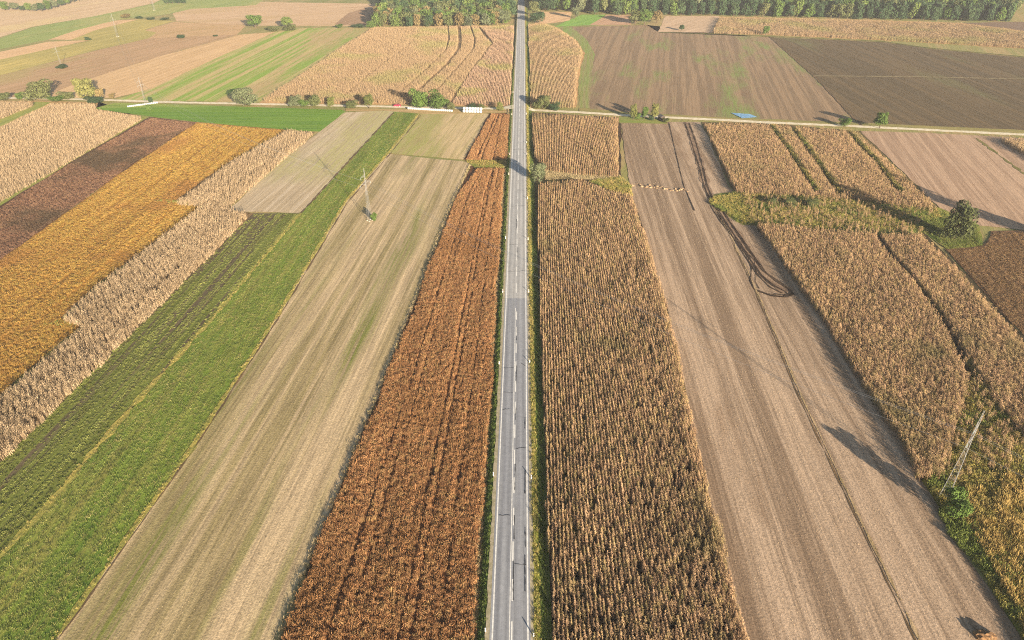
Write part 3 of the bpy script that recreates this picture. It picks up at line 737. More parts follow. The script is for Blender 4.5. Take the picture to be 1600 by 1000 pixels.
crop('maize_crop', 'far tan maize strips left of the road beyond the track', 'maize', c_far,
     [(410, 157), (522, 82), (583, 44), (745, 41), (760, 60), (768, 68), (735, 110), (702, 160)], ((560, 150), (690, 60)), .95, 1.05, zpx=1.4, size=.95,
     gaps=[([(630, 142), (672, 105), (697, 80), (702, 62), (700, 42)], .8), ([(655, 142), (700, 100), (717, 78), (719, 62), (717, 42)], 1.7), ([(684, 142), (722, 100), (741, 76), (742, 62), (735, 42)], .8), ([(540, 150), (600, 100), (655, 60)], .8)])
crop('maize_crop', 'brown maize wedge beside the far road on its left', 'maize', c_pink,
     [(706, 161), (738, 110), (771, 68), (764, 58), (750, 42), (803, 41), (801, 90), (797, 163)], ((765, 155), (785, 50)), .95, 1.05, zpx=1.4, size=.95)
crop('maize_crop', 'far tan maize beside the road on its right', 'maize', c_far,
     [(829, 165), (827, 100), (825, 40), (850, 37), (872, 45), (900, 64), (911, 82), (903, 112), (898, 166)], ((850, 160), (838, 45)), .95, 1.05, zpx=1.4, size=.95)
crop('maize_crop', 'long maize strip in front of the right wood', 'maize', c_far,
     [(1114, 51), (1125, 28), (1350, 33), (1500, 38), (1568, 46), (1690, 64), (1690, 80), (1600, 74), (1380, 61), (1203, 53)], ((1130, 42), (1500, 48)), 1.5, 1.6, zpx=1.2, size=1.3)
crop('maize_crop', 'maize corner at the right edge below the track', 'maize', c_far,
     [(1562, 216), (1620, 219), (1760, 227), (1760, 330), (1600, 238)], ((1600, 236), (1565, 216)), 1.0, 1.1, zpx=1.4, size=1.1)
def lane_grass(label, line, width, coll, dens, size=1.0):
    L = GP(line); pts = []
    for a, b in zip(L[:-1], L[1:]):
        n = int(math.hypot(b[0] - a[0], b[1] - a[1]) * width * dens)
        t = rng.random(n)[:, None]; pts.append(np.array(a) + (np.array(b) - np.array(a)) * t + rng.uniform(-width / 2, width / 2, (n, 2)))
    P = np.concatenate(pts); n = len(P); sc = size * rng.uniform(.6, 1.3, n)
    return scatter('lane_grass', np.column_stack([P, np.full(n, .08)]), rng.uniform(0, 6.28, n), np.stack([sc, sc, sc], 1), coll, label, 'grass')
lane_grass('yellow green grass in the first lane through the maize', [(1207, 199), (1239, 242), (1279, 302)], 2.0, c_weed, 2.2, 1.7)
lane_grass('yellow green grass in the second lane through the maize', [(1241, 202), (1274, 247), (1316, 306)], 2.0, c_weed, 2.2, 1.7)
lane_grass('yellow green grass in the third lane through the maize', [(1327, 208), (1369, 252), (1409, 302)], 2.0, c_weed, 2.2, 1.7)
lane_grass('dark green grass line between the golden crop and the pale maize', [(318, 322), (237, 387), (152, 447), (98, 499)], .8, c_lush, 3, .8)
lane_grass('dark green grass line below the step of the golden crop', [(132, 509), (62, 568), (0, 622), (-100, 706)], .9, c_lush, 3, .9)
lane_grass('yellow green grass wedge at the upper step of the golden crop', [(246, 315), (300, 318), (322, 321)], 2.5, c_weed, 1.5, .6)
lane_grass('yellow green grass wedge at the lower step of the golden crop', [(78, 506), (128, 508)], 2.5, c_weed, 1.5, .6)
lane_grass('straw grass tufts on the yellow edge of the mown field', [(654, 178), (606, 240), (540, 315), (430, 500), (300, 700), (85, 1000), (40, 1070)], 1.1, c_verge, 3, .7)
lane_grass('straw grass tufts on the yellow line beside the vegetables', [(470, 334), (330, 500), (195, 650), (100, 760), (0, 872), (-100, 980)], 1.5, c_verge, 2.5, .7)
lane_grass('dry tufts on the narrow ridge in the brown stubble', [(1110, 310), (1140, 365), (1180, 450), (1215, 530), (1252, 620), (1300, 720), (1350, 825), (1402, 930), (1440, 1010)], .6, c_dry, 3, .5)
lane_grass('grey green weeds along the edge of the long mown field', [(735, 258), (713, 303), (687, 365), (649, 468), (588, 623), (508, 813), (434, 1003)], .9, c_dry, 3, 1.0)
rl = [(767, 177), (746, 215), (726, 250)]
crop('rust_crop', 'small rust red crop plot beside the road just below the track', 'crop', c_rust,
     [(767, 178), (796, 179), (793, 248), (728, 249), (746, 215)], ((745, 245), (775, 185)), 0.7, 0.7, zpx=.7, align=False,
     gaps=[([(745, 249), (776, 180)], .45), ([(752, 249), (780, 180)], .4), ([(771, 249), (786, 180)], .35)])
left = [(746, 264), (717, 302), (692, 362), (654, 465), (594, 620), (514, 810), (440, 1000), (414, 1070)]
right = [(787, 264), (785, 302), (782, 362), (776, 465), (767, 620), (753, 810), (741, 1000), (736, 1070)]
crop('rust_crop', 'long rust red crop field left of the road', 'crop', c_rust, left + right[::-1], ((600, 950), (755, 300)), 0.56, 0.55, zpx=.7, align=False, jx=.1,
     gaps=[(edges_between(left, right, f), w) for f, w in ((.24, .30), (.33, .2), (.61, .32), (.67, .3), (.82, .2))], rowvar=.2)
crop('golden_crop', 'golden yellow crop field at the left', 'crop', c_gold,
     [(308, 192), (445, 204), (358, 252), (268, 316), (310, 321), (232, 385), (147, 445), (90, 497), (124, 508), (55, 567), (0, 613), (-150, 738), (-150, 518), (0, 408), (217, 252)],
     ((100, 420), (370, 210)), 0.8, 0.8, zpx=.4, align=False, jx=.12, rowvar=.45, gaps=[([(40, 520), (250, 345), (420, 210)], .35), ([(0, 520), (200, 350), (390, 205)], .3), ([(20, 600), (230, 400)], .3), ([(40, 440), (340, 215)], .3)])
crop('brown_crop', 'dark brown crop strip left of the golden crop', 'crop', c_brown,
     [(236, 184), (306, 192), (215, 251), (0, 404), (-150, 514), (-150, 420), (0, 325), (115, 253)], ((50, 340), (270, 190)), 0.85, 0.85, zpx=.5, align=False, jx=.15)
crop('brown_crop', 'brown crop field at the right edge below the big tree', 'crop', c_brown2,
     [(1480, 391), (1540, 385), (1552, 364), (1600, 363), (1760, 384), (1760, 716), (1700, 640), (1606, 529)], ((1600, 520), (1500, 395)), 0.75, 0.7, zpx=.3, align=False, jx=.06)
crop('lush_grass', 'lush green growth on the long strip left of the mown field', 'grass', c_lush,
     [(617, 177), (652, 180), (604, 240), (537, 315), (426, 500), (296, 700), (82, 1000), (36, 1070), (-150, 1070), (-150, 1034), (6, 872), (106, 760), (200, 650), (334, 500), (472, 336)],
     ((200, 800), (560, 270)), 0.95, 0.9, align=False, jx=.3, keep=.85)
crop('green_rows', 'low dark green vegetable rows at the lower left', 'crop', c_green,
     [(396, 335), (468, 335), (326, 500), (190, 650), (95, 760), (0, 868), (-150, 1028), (-150, 880), (0, 725), (228, 501)], ((60, 760), (400, 370)), 0.75, 0.5, align=False, jx=.06, keep=.9, rowvar=.95)
crop('stubble', 'short cut stalks all over the brown stubble field', 'stubble', c_stub,
     [(972, 193), (1092, 193), (1141, 298), (1166, 340), (1255, 455), (1342, 590), (1436, 752), (1590, 990), (1638, 1070), (1186, 1070), (1163, 1000), (1113, 800), (1087, 690), (1060, 560), (1038, 470), (1008, 370), (986, 296)],
     ((1330, 960), (1060, 300)), 0.75, 1.25, jx=.05, keep=.85, rowvar=.7, height_jit=.25,
     gaps=[([(1073, 192), (1094, 257), (1112, 312), (1154, 372), (1196, 433), (1228, 457)], 1.8)])
crop('stubble', 'short mown stalks all over the long pale field', 'stubble', c_mown,
     [(610, 243), (734, 256), (713, 300), (687, 362), (649, 465), (589, 620), (509, 810), (436, 1000), (407, 1070), (44, 1070), (89, 1000), (304, 700), (434, 500), (544, 315)],
     ((280, 900), (640, 290)), 0.6, 1.2, jx=.05, keep=.85, rowvar=.8, height_jit=.25)
crop('weeds', 'tall weeds and grass between the two maize blocks', 'weeds', c_weed,
     [(1116, 308), (1150, 302), (1290, 309), (1400, 321), (1468, 328), (1445, 360), (1370, 366), (1240, 352), (1190, 352), (1160, 350), (1132, 334)], ((1150, 320), (1450, 350)), 0.75, 0.75, align=False, jx=.3, keep=.85, edge=2.6)
crop('weeds', 'low fresh green growth through the weedy belt', 'weeds', c_lush,
     [(1118, 310), (1150, 300), (1290, 307), (1400, 319), (1470, 330), (1450, 364), (1370, 370), (1240, 356), (1190, 356), (1150, 346)], ((1150, 320), (1450, 350)), .8, .8, align=False, jx=.3, keep=.8, edge=2.6, size=2.4)
crop('maize_crop', 'stray maize plants standing in the weedy belt', 'maize', c_maize,
     [(1150, 300), (1290, 305), (1400, 317), (1466, 326), (1440, 362), (1370, 368), (1240, 354), (1190, 354)], ((1400, 640), (1270, 380)), .8, .9, zpx=1.0, keep=.16, size=.95, edge=2.0)
crop('weeds', 'green nettles round the foot of the big tree', 'weeds', c_lush,
     [(1450, 362), (1470, 340), (1525, 352), (1532, 383), (1480, 389)], ((1460, 360), (1520, 370)), 0.7, 0.7, align=False, jx=.3, size=1.6)
crop('weeds', 'tall yellow green weeds at the lower right corner', 'weeds', c_weed,
     [(1446, 757), (1478, 735), (1508, 640), (1522, 592), (1490, 515), (1432, 438), (1374, 368), (1380, 368), (1438, 440), (1494, 512), (1562, 632), (1640, 722), (1760, 860), (1760, 1070), (1645, 1070), (1596, 990)],
     ((1590, 980), (1530, 640)), 0.62, 0.6, align=False, jx=.25, height_jit=.25, edge=1.3)
tall = crop_mat('golden_grass', K2((.28, .20, .065), (.42, .30, .10), (.50, .345, .12), (.45, .30, .11)), patch=(.30, .25, .075), patch_scale=.1)
c_tall = plants('golden_grass', [tuft(80 + i, tall, 1.25, .4, 40, .05, .5) for i in range(5)])
crop('golden_grass', 'tall golden dry grass at the lower right corner', 'grass', c_tall,
     [(1530, 850), (1545, 800), (1575, 740), (1640, 760), (1760, 900), (1760, 1070), (1650, 1070), (1600, 990)], ((1590, 980), (1530, 640)), .55, .5, align=False, jx=.2, keep=.8, height_jit=.25)
crop('golden_grass', 'golden grass fringe between the near pylon and the weeds', 'grass', c_tall,
     [(1500, 800), (1512, 760), (1535, 770), (1545, 800), (1530, 860)], ((1590, 980), (1530, 640)), .6, .6, align=False, jx=.2, keep=.7, height_jit=.25)
crop('maize_crop', 'thinning maize plants fading into the weeds by the near pylon', 'maize', c_maize,
     [(1470, 742), (1500, 640), (1514, 590), (1480, 512), (1490, 512), (1562, 630), (1600, 690), (1570, 740), (1530, 720), (1500, 760)], ((1400, 640), (1270, 380)), 0.75, 0.85, zpx=1.0, keep=.28, size=.9)
crop('weeds', 'yellow green weeds at the upper corner of the large maize field', 'weeds', c_weed,
     [(920, 284), (970, 278), (986, 292), (988, 308), (955, 300)], ((920, 290), (985, 300)), 0.8, 0.8, align=False, jx=.3)
crop('dry_grass', 'dry grass gap between the two maize fields beside the road', 'grass', c_dry,
     [(850, 266), (968, 274), (984, 290), (920, 281), (852, 282)], ((855, 272), (975, 284)), 0.5, 0.5, align=False, jx=.2)
crop('dry_grass', 'yellow grass gap between the two rust red plots', 'grass', c_weed,
     [(726, 251), (794, 251), (790, 263), (742, 263)], ((730, 256), (790, 256)), 0.6, 0.6, align=False, jx=.2, size=.6)

def along_road(name, label, cat, coll, o0, o1, z0, z1, dens, y1=520.0, size=1.0):
    n = int((o1 - o0) * (y1 - 55) * dens)
    Y = 55 + (y1 - 55) * rng.random(n) ; t = rng.random(n); o = o0 + (o1 - o0) * t
    P = np.column_stack([road_x(Y) + o * RN.x, Y + o * RN.y, z0 + (z1 - z0) * t - 0.03])
    s = size * rng.uniform(.6, 1.25, n)
    return scatter(name, P, rng.uniform(0, 6.28, n), np.stack([s, s, s], 1), coll, label, cat)
along_road('verge_grass', 'yellow grass along the sunny right verge', 'grass', c_verge, 4.25, 5.25, 1.12, .85, 6)
along_road('bank_grass', 'green grass in the shade below the maize', 'grass', c_bank, 5.2, 7.0, .85, .2, 3)
along_road('bank_grass', 'green grass on the bank left of the road', 'grass', c_bank, -5.8, -4.4, .3, 1.1, 5)
along_road('dry_grass', 'dry grass between the left bank and the rust red crop', 'grass', c_dry, -6.8, -5.8, .18, .25, 4)

# ------------------------------------------------------------------ trees and bushes
def leaf_mat(name, dark, mid, light):
    return crop_mat(name, K2(dark, mid, mid, light), rough=0.8)
LM = {'green': leaf_mat('leaves_green', (.03, .055, .012), (.075, .12, .025), (.14, .17, .045)),
      'olive': leaf_mat('leaves_olive', (.035, .042, .016), (.085, .098, .034), (.14, .14, .055)),
      'yellow': leaf_mat('leaves_yellow', (.05, .06, .018), (.115, .125, .035), (.19, .175, .06)),
      'dark': leaf_mat('leaves_dark', (.014, .03, .014), (.036, .064, .026), (.066, .096, .038)),
      'grey': leaf_mat('leaves_greygreen', (.04, .05, .026), (.095, .11, .055), (.15, .16, .08)),
      'rust': leaf_mat('leaves_autumn', (.07, .055, .02), (.16, .12, .05), (.25, .18, .075))}
m_bark = plain_mat('bark', (.11, .08, .055, 1), 0.95, (.06, .045, .03, 1), 4)

def crown_mesh(seed, mat, shape='round', n=900, leaf=1.0):
    """unit crown: width about 1 (radius .5), height 0..1; leaf clumps on several uneven lobes"""
    r = random.Random(seed); mb = MB(); lobes = []
    if shape == 'tall':
        for i in range(13):
            z = .2 + .68 * i / 12; w = .40 * math.sin(math.pi * (.16 + .74 * (z - .1))) ** .7
            a = i * 2.4 + r.uniform(-.5, .5); lobes.append(((math.cos(a) * w * .5, math.sin(a) * w * .5, z), w * r.uniform(.6, .8), .12))
    elif shape == 'bush':
        lobes.append(((0, 0, .42), .33, .38))
        for i in range(11):
            a = i * 2.4 + r.uniform(-.4, .4); d = r.uniform(.16, .34); z = r.uniform(.16, .78)
            lobes.append(((d * math.cos(a), d * math.sin(a), z), r.uniform(.13, .22), r.uniform(.13, .22)))
    else:
        lobes.append(((0, 0, .56), .33, .32))
        for i in range(14):
            a = i * 2.4 + r.uniform(-.4, .4); z = r.uniform(.28, .84); k = math.sqrt(max(.1, 1 - ((z - .54) / .42) ** 2)); d = r.uniform(.2, .34) * k
            lobes.append(((d * math.cos(a), d * math.sin(a), z), r.uniform(.13, .21), r.uniform(.10, .16)))
    wts = [l[1] ** 2 for l in lobes]
    for k in range(n):
        (c, rr, rz) = r.choices(lobes, wts)[0]
        d = Vector((r.gauss(0, 1), r.gauss(0, 1), r.gauss(0, 1) + .25)).normalized()
        q = r.uniform(.72, 1.06)
        p = Vector((c[0] + d.x * rr * q, c[1] + d.y * rr * q, max(.03, c[2] + d.z * rz * q)))
        nn = (d + Vector((r.gauss(0, .5), r.gauss(0, .5), r.gauss(0, .5)))).normalized()
        u = nn.orthogonal().normalized(); u.rotate(Matrix.Rotation(r.uniform(0, 6.28), 3, nn)); w = nn.cross(u)
        s = r.uniform(.022, .048) * leaf; u = u * s; w = w * s * r.uniform(.6, 1)
        mb.quad(tuple(p - u - w * .4), tuple(p + u * .3 - w), tuple(p + u + w * .3), tuple(p - u * .2 + w))
    return mb.mesh('crown', mat)

def trunk_mesh(seed, shape):
    r = random.Random(seed); mb = MB(); h = .5 if shape != 'bush' else .3; b = .035 if shape != 'bush' else .02
    mb.bar((0, 0, -.02), (0, 0, h * .55), b, b * .75, 6); mb.bar((0, 0, h * .55), (r.uniform(-.03, .03), r.uniform(-.03, .03), h * 1.5), b * .75, b * .25, 5)
    for i in range(6):
        a = i * 1.05 + r.uniform(-.3, .3); z = h * r.uniform(.4, 1.0)
        mb.bar((0, 0, z), (math.cos(a) * .26, math.sin(a) * .26, z + r.uniform(.12, .3)), b * .45, b * .12, 4)
    return mb.mesh('trunk', m_bark)

CR = {}
def variant(shape, colour, k, far=False):
    key = (shape, colour, k, far)
    if key not in CR:
        s = hash((shape, k)) % 9999 if False else (len(shape) * 131 + k * 17)
        CR[key] = (crown_mesh(s, LM[colour], shape, 900 if far else 3000, 1.15 if far else .72), trunk_mesh(s + 1, shape))
    return CR[key]

def tree(name, label, cat, loc, h, w, shape, colour, group=None, k=None, d=None, far=False):
    k = random.randrange(4) if k is None else k
    cm, tm = variant(shape, colour, k, far)
    e = empty(name, (loc[0], loc[1], 0.1), random.uniform(0, 6.28))
    tag(e, label, cat, group)
    c = link('crown' if name.endswith('tree') else 'foliage', cm, None, e); t = link('trunk' if name.endswith('tree') else 'stems', tm, None, e)
    for o in (c, t): o.scale = (w, d or w, h)
    if far: c.location.z = -0.14 * h
    return e

def tree_px(name, label, bx, by, ty, wpx, shape, colour, cat=None, **kw):
    X, Y = G(bx, by); zc = Y * CP + CAM_H * SP
    return tree(name, label, cat or ('tree' if name.endswith('tree') else 'bush'), (X, Y), max(1.2, top_height(bx, by, ty)), wpx * zc / FPX, shape, colour, **kw)

T = tree_px
T('roadside_tree', 'rounded grey green tree at the road edge throwing shadow across the road', 840, 288, 250, 30, 'bush', 'grey')
T('field_tree', 'big round tree between maize and the pale field at the right', 1490, 374, 312, 50, 'bush', 'olive', k=2)
T('field_tree', 'tall tree just beyond the right edge whose shadow crosses the pale field', 1690, 392, 310, 56, 'bush', 'olive')
T('lone_tree', 'small lone green tree beside the right track', 1374, 201, 173, 25, 'round', 'green')
T('round_bush', 'round green bush at the furrow end beside the right track', 1319, 198, 184, 22, 'bush', 'green')
T('track_tree', 'slender yellowing tree, first of three by the hut', 989, 187, 161, 15, 'round', 'yellow')
T('track_tree', 'small green tree, middle of three by the hut', 1007, 187, 166, 13, 'round', 'green')
T('track_tree', 'tallest yellow green tree, third of three by the hut', 1022, 188, 160, 16, 'round', 'yellow')
T('low_bush', 'low green bush between the first two trees by the hut', 996, 187, 176, 12, 'bush', 'green')
T('low_bush', 'dark bush under the tallest of the three trees by the hut', 1017, 188, 179, 12, 'bush', 'dark')
T('low_bush', 'yellow bush in front of the small dark hut', 1041, 192, 184, 12, 'bush', 'yellow')
T('crossroads_tree', 'bushy green tree at the crossing right of the road', 848, 170, 145, 32, 'bush', 'olive')
T('low_bush', 'low dark bush beside the tree at the crossing', 866, 172, 160, 22, 'bush', 'dark')
T('track_tree', 'left half of the big leafy clump behind the white bales', 657, 169, 136, 36, 'bush', 'green')
T('track_tree', 'right half of the big leafy clump behind the white bales', 685, 170, 140, 38, 'bush', 'green')
T('low_bush', 'small bush at the right end of the leafy clump', 705, 172, 160, 16, 'bush', 'olive')
T('low_bush', 'low bush behind the short white bale stack', 738, 168, 162, 18, 'bush', 'dark')
T('low_bush', 'low bush right of the short white bale stack', 752, 169, 162, 14, 'bush', 'olive')
T('yellow_shrub', 'yellow shrub beside the road crossing left of the road', 781, 173, 158, 14, 'bush', 'yellow')
T('track_tree', 'pale yellow slender tree left of the red car', 577, 169, 146, 20, 'round', 'yellow')
T('low_bush', 'low olive bush left of the pale yellow tree', 549, 169, 156, 24, 'bush', 'olive')
T('yellow_shrub', 'bright yellow green shrub ending the bush row on the track', 518, 166, 149, 15, 'bush', 'yellow')
T('track_bush', 'tall olive bush in the middle of the bush row on the track', 492, 166, 145, 27, 'bush', 'olive')
T('track_bush', 'round grey bush starting the bush row on the track', 461, 166, 147, 24, 'bush', 'grey')
T('low_bush', 'low green bush filling the bush row on the track', 475, 167, 155, 20, 'bush', 'green')
T('track_tree', 'grey green tree standing alone on the track beside the meadow', 384, 165, 131, 42, 'bush', 'grey')
T('track_tree', 'wide olive tree on the track at the left', 64, 155, 122, 50, 'bush', 'olive')
T('track_tree', 'yellow green tree on the track left of the pylon', 138, 157, 119, 42, 'bush', 'yellow')
T('low_bush', 'rusty bush at the right side of the yellow green tree', 158, 156, 136, 18, 'bush', 'rust')
T('low_bush', 'olive bush between the two trees on the track at the left', 106, 155, 141, 28, 'bush', 'olive')
T('low_bush', 'dark hedge bush under the yellow green tree', 150, 161, 149, 32, 'bush', 'dark')
T('low_bush', 'dark hedge bush in front of the gap between two trees', 88, 159, 149, 28, 'bush', 'green')
T('low_bush', 'olive bush at the left end of the track', 8, 157, 144, 24, 'bush', 'olive')
T('low_bush', 'small green bush left of the wide olive tree', 33, 154, 143, 18, 'bush', 'green')
T('low_bush', 'small round bush right of the rusty bush', 175, 154, 145, 11, 'bush', 'rust')
T('pylon_bush', 'dark green bush behind the pylon on the track', 236, 161, 150, 9, 'bush', 'dark')
T('pylon_bush', 'round green bush in front of the pylon on the track', 233, 173, 163, 13, 'bush', 'green')
T('pylon_bush', 'small bright green bush at the foot of the pylon in the mown field', 585, 346, 332, 12, 'bush', 'green')
T('pylon_bush', 'large bright green bush at the foot of the nearest pylon', 1486, 808, 766, 50, 'bush', 'green')
T('pylon_bush', 'flat dark bush at the foot of a faint far pylon', 98, 107, 99, 20, 'bush', 'dark')
T('field_bush', 'small dark bush at the tip of the curved tan strip', 137, 63, 57, 11, 'bush', 'dark')
T('field_bush', 'flat green bush in the brown field at the upper left', 283, 60, 54, 17, 'bush', 'dark')
T('field_bush', 'tiny flat bush at the end of the brown field boundary', 337, 57, 54, 10, 'bush', 'dark')
T('far_tree', 'rounded tree, left one of the far pair above the meadow', 399, 43, 22, 34, 'round', 'green')
T('far_tree', 'rounded tree, right one of the far pair above the meadow', 449, 43, 25, 24, 'round', 'green')
T('low_bush', 'low bushes left part beside the right tree of the far pair', 428, 49, 40, 24, 'bush', 'olive')
T('low_bush', 'low bush at the right foot of the far pair', 455, 48, 36, 22, 'bush', 'olive')
T('field_bush', 'dark rusty bush on the hedge line in the far left fields', 197, 28, 21, 20, 'bush', 'rust')
T('field_bush', 'low bush in the corner below the wood left of the road', 531, 44, 37, 13, 'bush', 'green')
T('field_bush', 'long low bush at the corner of the left wood', 560, 43, 37, 24, 'bush', 'dark')
T('field_bush', 'taller bush touching the corner of the left wood', 579, 43, 32, 18, 'bush', 'green')
T('far_tree', 'small round tree alone on the pale field before the right wood', 1065, 48, 38, 11, 'round', 'dark')
T('far_tree', 'small green tree on the boundary above the dark ploughed field', 1196, 56, 40, 14, 'round', 'green')
for i, bx in enumerate((1205, 1232, 1266)):
    T('weed_bush', 'green bush in the weeds below the maize lanes, %s from the stubble' % ('first', 'second', 'third')[i], bx, 320 + i * 2, 308 + i, 24, 'bush', 'olive')
for i, (bx, by, w) in enumerate(((218, 29, 14), (236, 31, 16), (258, 31, 16))):
    T('hedge_bush', 'low hedge bush on the far left boundary, %s along the line' % ('first', 'second', 'third')[i], bx, by, by - 4, w, 'bush', 'dark')

# far tree row at the upper left and the two woods
GL = 'trees of the row at the upper left'
for i, (bx, by, ty, w) in enumerate([(8, 16, 2, 16), (24, 16, 3, 18), (36, 17, 8, 12), (46, 17, 4, 12), (56, 17.5, 5, 13), (66, 18, 3, 14), (76, 16, 0, 13), (86, 13, -4, 13), (96, 10, -8, 13), (106, 7, -10, 12), (116, 4, -12, 12), (124, 2, -13, 12)]):
    T('row_tree', 'green tree in the slanting tree row at the upper left corner', bx, by, ty, w, 'round' if i % 3 else 'tall', ('green', 'grey', 'dark')[i % 3], group=GL)
for i, bx in enumerate((262, 270, 279, 288)):
    T('copse_tree', 'dark tree of the small square copse at the top left', bx, 6, -9, 11, 'tall', 'dark', group='trees of the small copse')

def wood(px_poly, n_single, label, group, mass_label, hh, cols, mass_depth, pal):
    poly = np.array(GP(px_poly))
    P, _ = rows(None, ((0, 300), (0, 200)), 8.2, 7.4, jx=1.5, jy=.25, world=poly)
    P = P[np.argsort(P[:, 1] + 0.0 * P[:, 0])]
    X = P[:, 0]; zc = P[:, 1] * CP + CAM_H * SP; xs = 800 + FPX * X / zc
    vis = (xs > -20) & (xs < 1620)
    order = np.concatenate([np.where(vis)[0], np.where(~vis)[0]])
    P = P[order]
    singles, rest = P[:n_single], P[n_single:]
    for p in singles:
        h = hh * random.uniform(.75, 1.12)
        colr = random.choice(pal)
        adj = {'green': 'fresh green', 'olive': 'olive toned', 'grey': 'greyish green', 'dark': 'deep green', 'rust': 'rusty autumn'}[colr]
        tree('wood_tree', adj + ' ' + label, 'tree', p, h, random.uniform(9.5, 13.5), random.choice(('round', 'tall', 'round')), colr, group=adj + ' ' + group, far=True)
    return rest

left_wood = [(586, 41), (640, 43), (700, 43), (748, 42), (795, 38), (803, 20), (806, 2), (600, -16), (597, 20)]
right_wood = [(826, 16), (905, 22), (980, 24), (1040, 24), (1180, 26), (1330, 30), (1450, 33), (1578, 34), (1600, 2), (1760, -2), (1760, -18), (822, -18)]
r1 = wood(left_wood, 110, 'leafy tree of the mixed wood left of the road', 'trees of the left wood', '', 15.5, None, 0, ['green', 'olive', 'olive', 'grey', 'dark', 'rust', 'green'])
r2 = wood(right_wood, 190, 'tall tree of the dark wood right of the road', 'trees of the right wood', '', 19, None, 0, ['dark', 'dark', 'dark', 'green', 'dark', 'dark', 'dark', 'olive'])
def joined_tree(shape, col, k):
    cm, tm = variant(shape, col, k, True); mb = MB()
    mb.v = [tuple(v.co) for v in cm.vertices]; mb.f = [tuple(p.vertices) for p in cm.polygons]
    return mb.mesh('wood_mass', LM[col])
c_wood = plants('wood_mass', [joined_tree(s, c, k) for s, c, k in (('round', 'dark', 0), ('tall', 'dark', 1), ('round', 'green', 2), ('round', 'olive', 1), ('tall', 'green', 0), ('round', 'grey', 3))])
for rest, hh, lb in ((r1, 15.5, 'deeper trees of the left wood reading as one mass'), (r2, 19, 'deeper trees of the right wood reading as one mass')):
    n = len(rest)
    if n:
        s = rng.uniform(.8, 1.12, n)
        scatter('wood', np.column_stack([rest, np.zeros(n)]), rng.uniform(0, 6.28, n), np.stack([12 * s, 12 * s, hh * s], 1), c_wood, lb, 'wood')
T('clump_tree', 'olive tree, left one of the clump stepping out of the right wood', 992, 38, 13, 26, 'round', 'olive')
T('clump_tree', 'green tree, middle one of the clump stepping out of the right wood', 1007, 39, 12, 28, 'round', 'green')
T('clump_tree', 'brownish tree, right one of the clump stepping out of the right wood', 1026, 36, 15, 24, 'round', 'rust')
T('roadside_tree', 'broad dark green tree at the far road, front right', 840, 36, 16, 34, 'bush', 'dark')
T('roadside_tree', 'taller olive tree behind the broad one at the far road', 833, 26, 0, 24, 'round', 'olive')
T('roadside_tree', 'grey green tree standing out before the right wood', 898, 29, 10, 19, 'round', 'grey')
T('roadside_tree', 'grey tree at the far road on its left side', 786, 37, 13, 26, 'round', 'grey')

# ------------------------------------------------------------------ lattice pylons and wires
m_steel = plain_mat('galvanised_steel', (.25, .25, .245, 1), 0.6, (.19, .19, .187, 1), 2.0)
m_glass = plain_mat('insulator_glass', (.35, .42, .40, 1), 0.3)
m_conc = plain_mat('concrete', C(200, 192, 178), 0.9)
LINE_AZ = math.atan2(1.0, -1.0)
def make_pylon():
    root = empty('pylon', (0, 0, 0))
    H_, b, t = 22.0, 0.75, 0.2                 # half widths at foot and neck
    def hw(z): return b + (t - b) * min(1.0, z / 15.0) if z < 15 else t - (t - .06) * (z - 15) / 7
    for sx, sy in ((-1, -1), (1, -1), (1, 1), (-1, 1)):
        mb = MB(); zs = [0, 15, 22]
        for z0, z1 in zip(zs[:-1], zs[1:]):
            mb.bar((sx * hw(z0), sy * hw(z0), z0), (sx * hw(z1), sy * hw(z1), z1), .027, .022, 4)
        mb.build('leg', m_steel, root)
        f = MB(); f.box((sx * b, sy * b, .12), (.55, .55, .3)); f.build('footing', m_conc, root)
    mb = MB(); z = 0.0; i = 0
    while z < 21.0:
        st = max(.7, hw(z) * 1.7); z1 = min(21.4, z + st); a, c = hw(z), hw(z1)
        for (p, q) in (((-1, -1), (1, -1)), ((1, -1), (1, 1)), ((1, 1), (-1, 1)), ((-1, 1), (-1, -1))):
            if i % 2: p, q = q, p
            mb.bar((p[0] * a, p[1] * a, z), (q[0] * c, q[1] * c, z1), .018, None, 3)
            mb.bar((p[0] * c, p[1] * c, z1), (q[0] * c, q[1] * c, z1), .015, None, 3)
        z = z1; i += 1
    mb.build('lattice_bracing', m_steel, root)
    for sgn, z, L in ((-1, 16.2, 2.3), (1, 15.6, 2.3), (1, 18.6, 1.9)):
        mb = MB(); tip = (sgn * L, 0, z + .1)
        for yy in (-.2, .2):
            mb.bar((0, yy, z), tip, .035, .025, 4); mb.bar((0, yy, z + .9), tip, .025, .02, 4)
        for f_ in (.3, .6):
            mb.bar((sgn * L * f_, .2 * (1 - f_), z + .06), (sgn * L * f_, 0, z + .9 * (1 - f_)), .03, None, 3)
        arm = mb.build('cross_arm', m_steel, root)
        ins = MB()
        for q in range(5):
            ins.bar((tip[0], 0, z - .12 - q * .16), (tip[0], 0, z - .24 - q * .16), .09, .06, 8)
        ins.build('insulator', m_glass, arm)
    return root
WIRE_AT = ((-2.3, 15.3), (2.3, 14.7), (1.9, 17.7))
def copy_tree(o, parent=None):
    c = o.copy(); COL.objects.link(c); c.parent = parent
    for ch in [x for x in o.children]: copy_tree(ch, c)
    return c
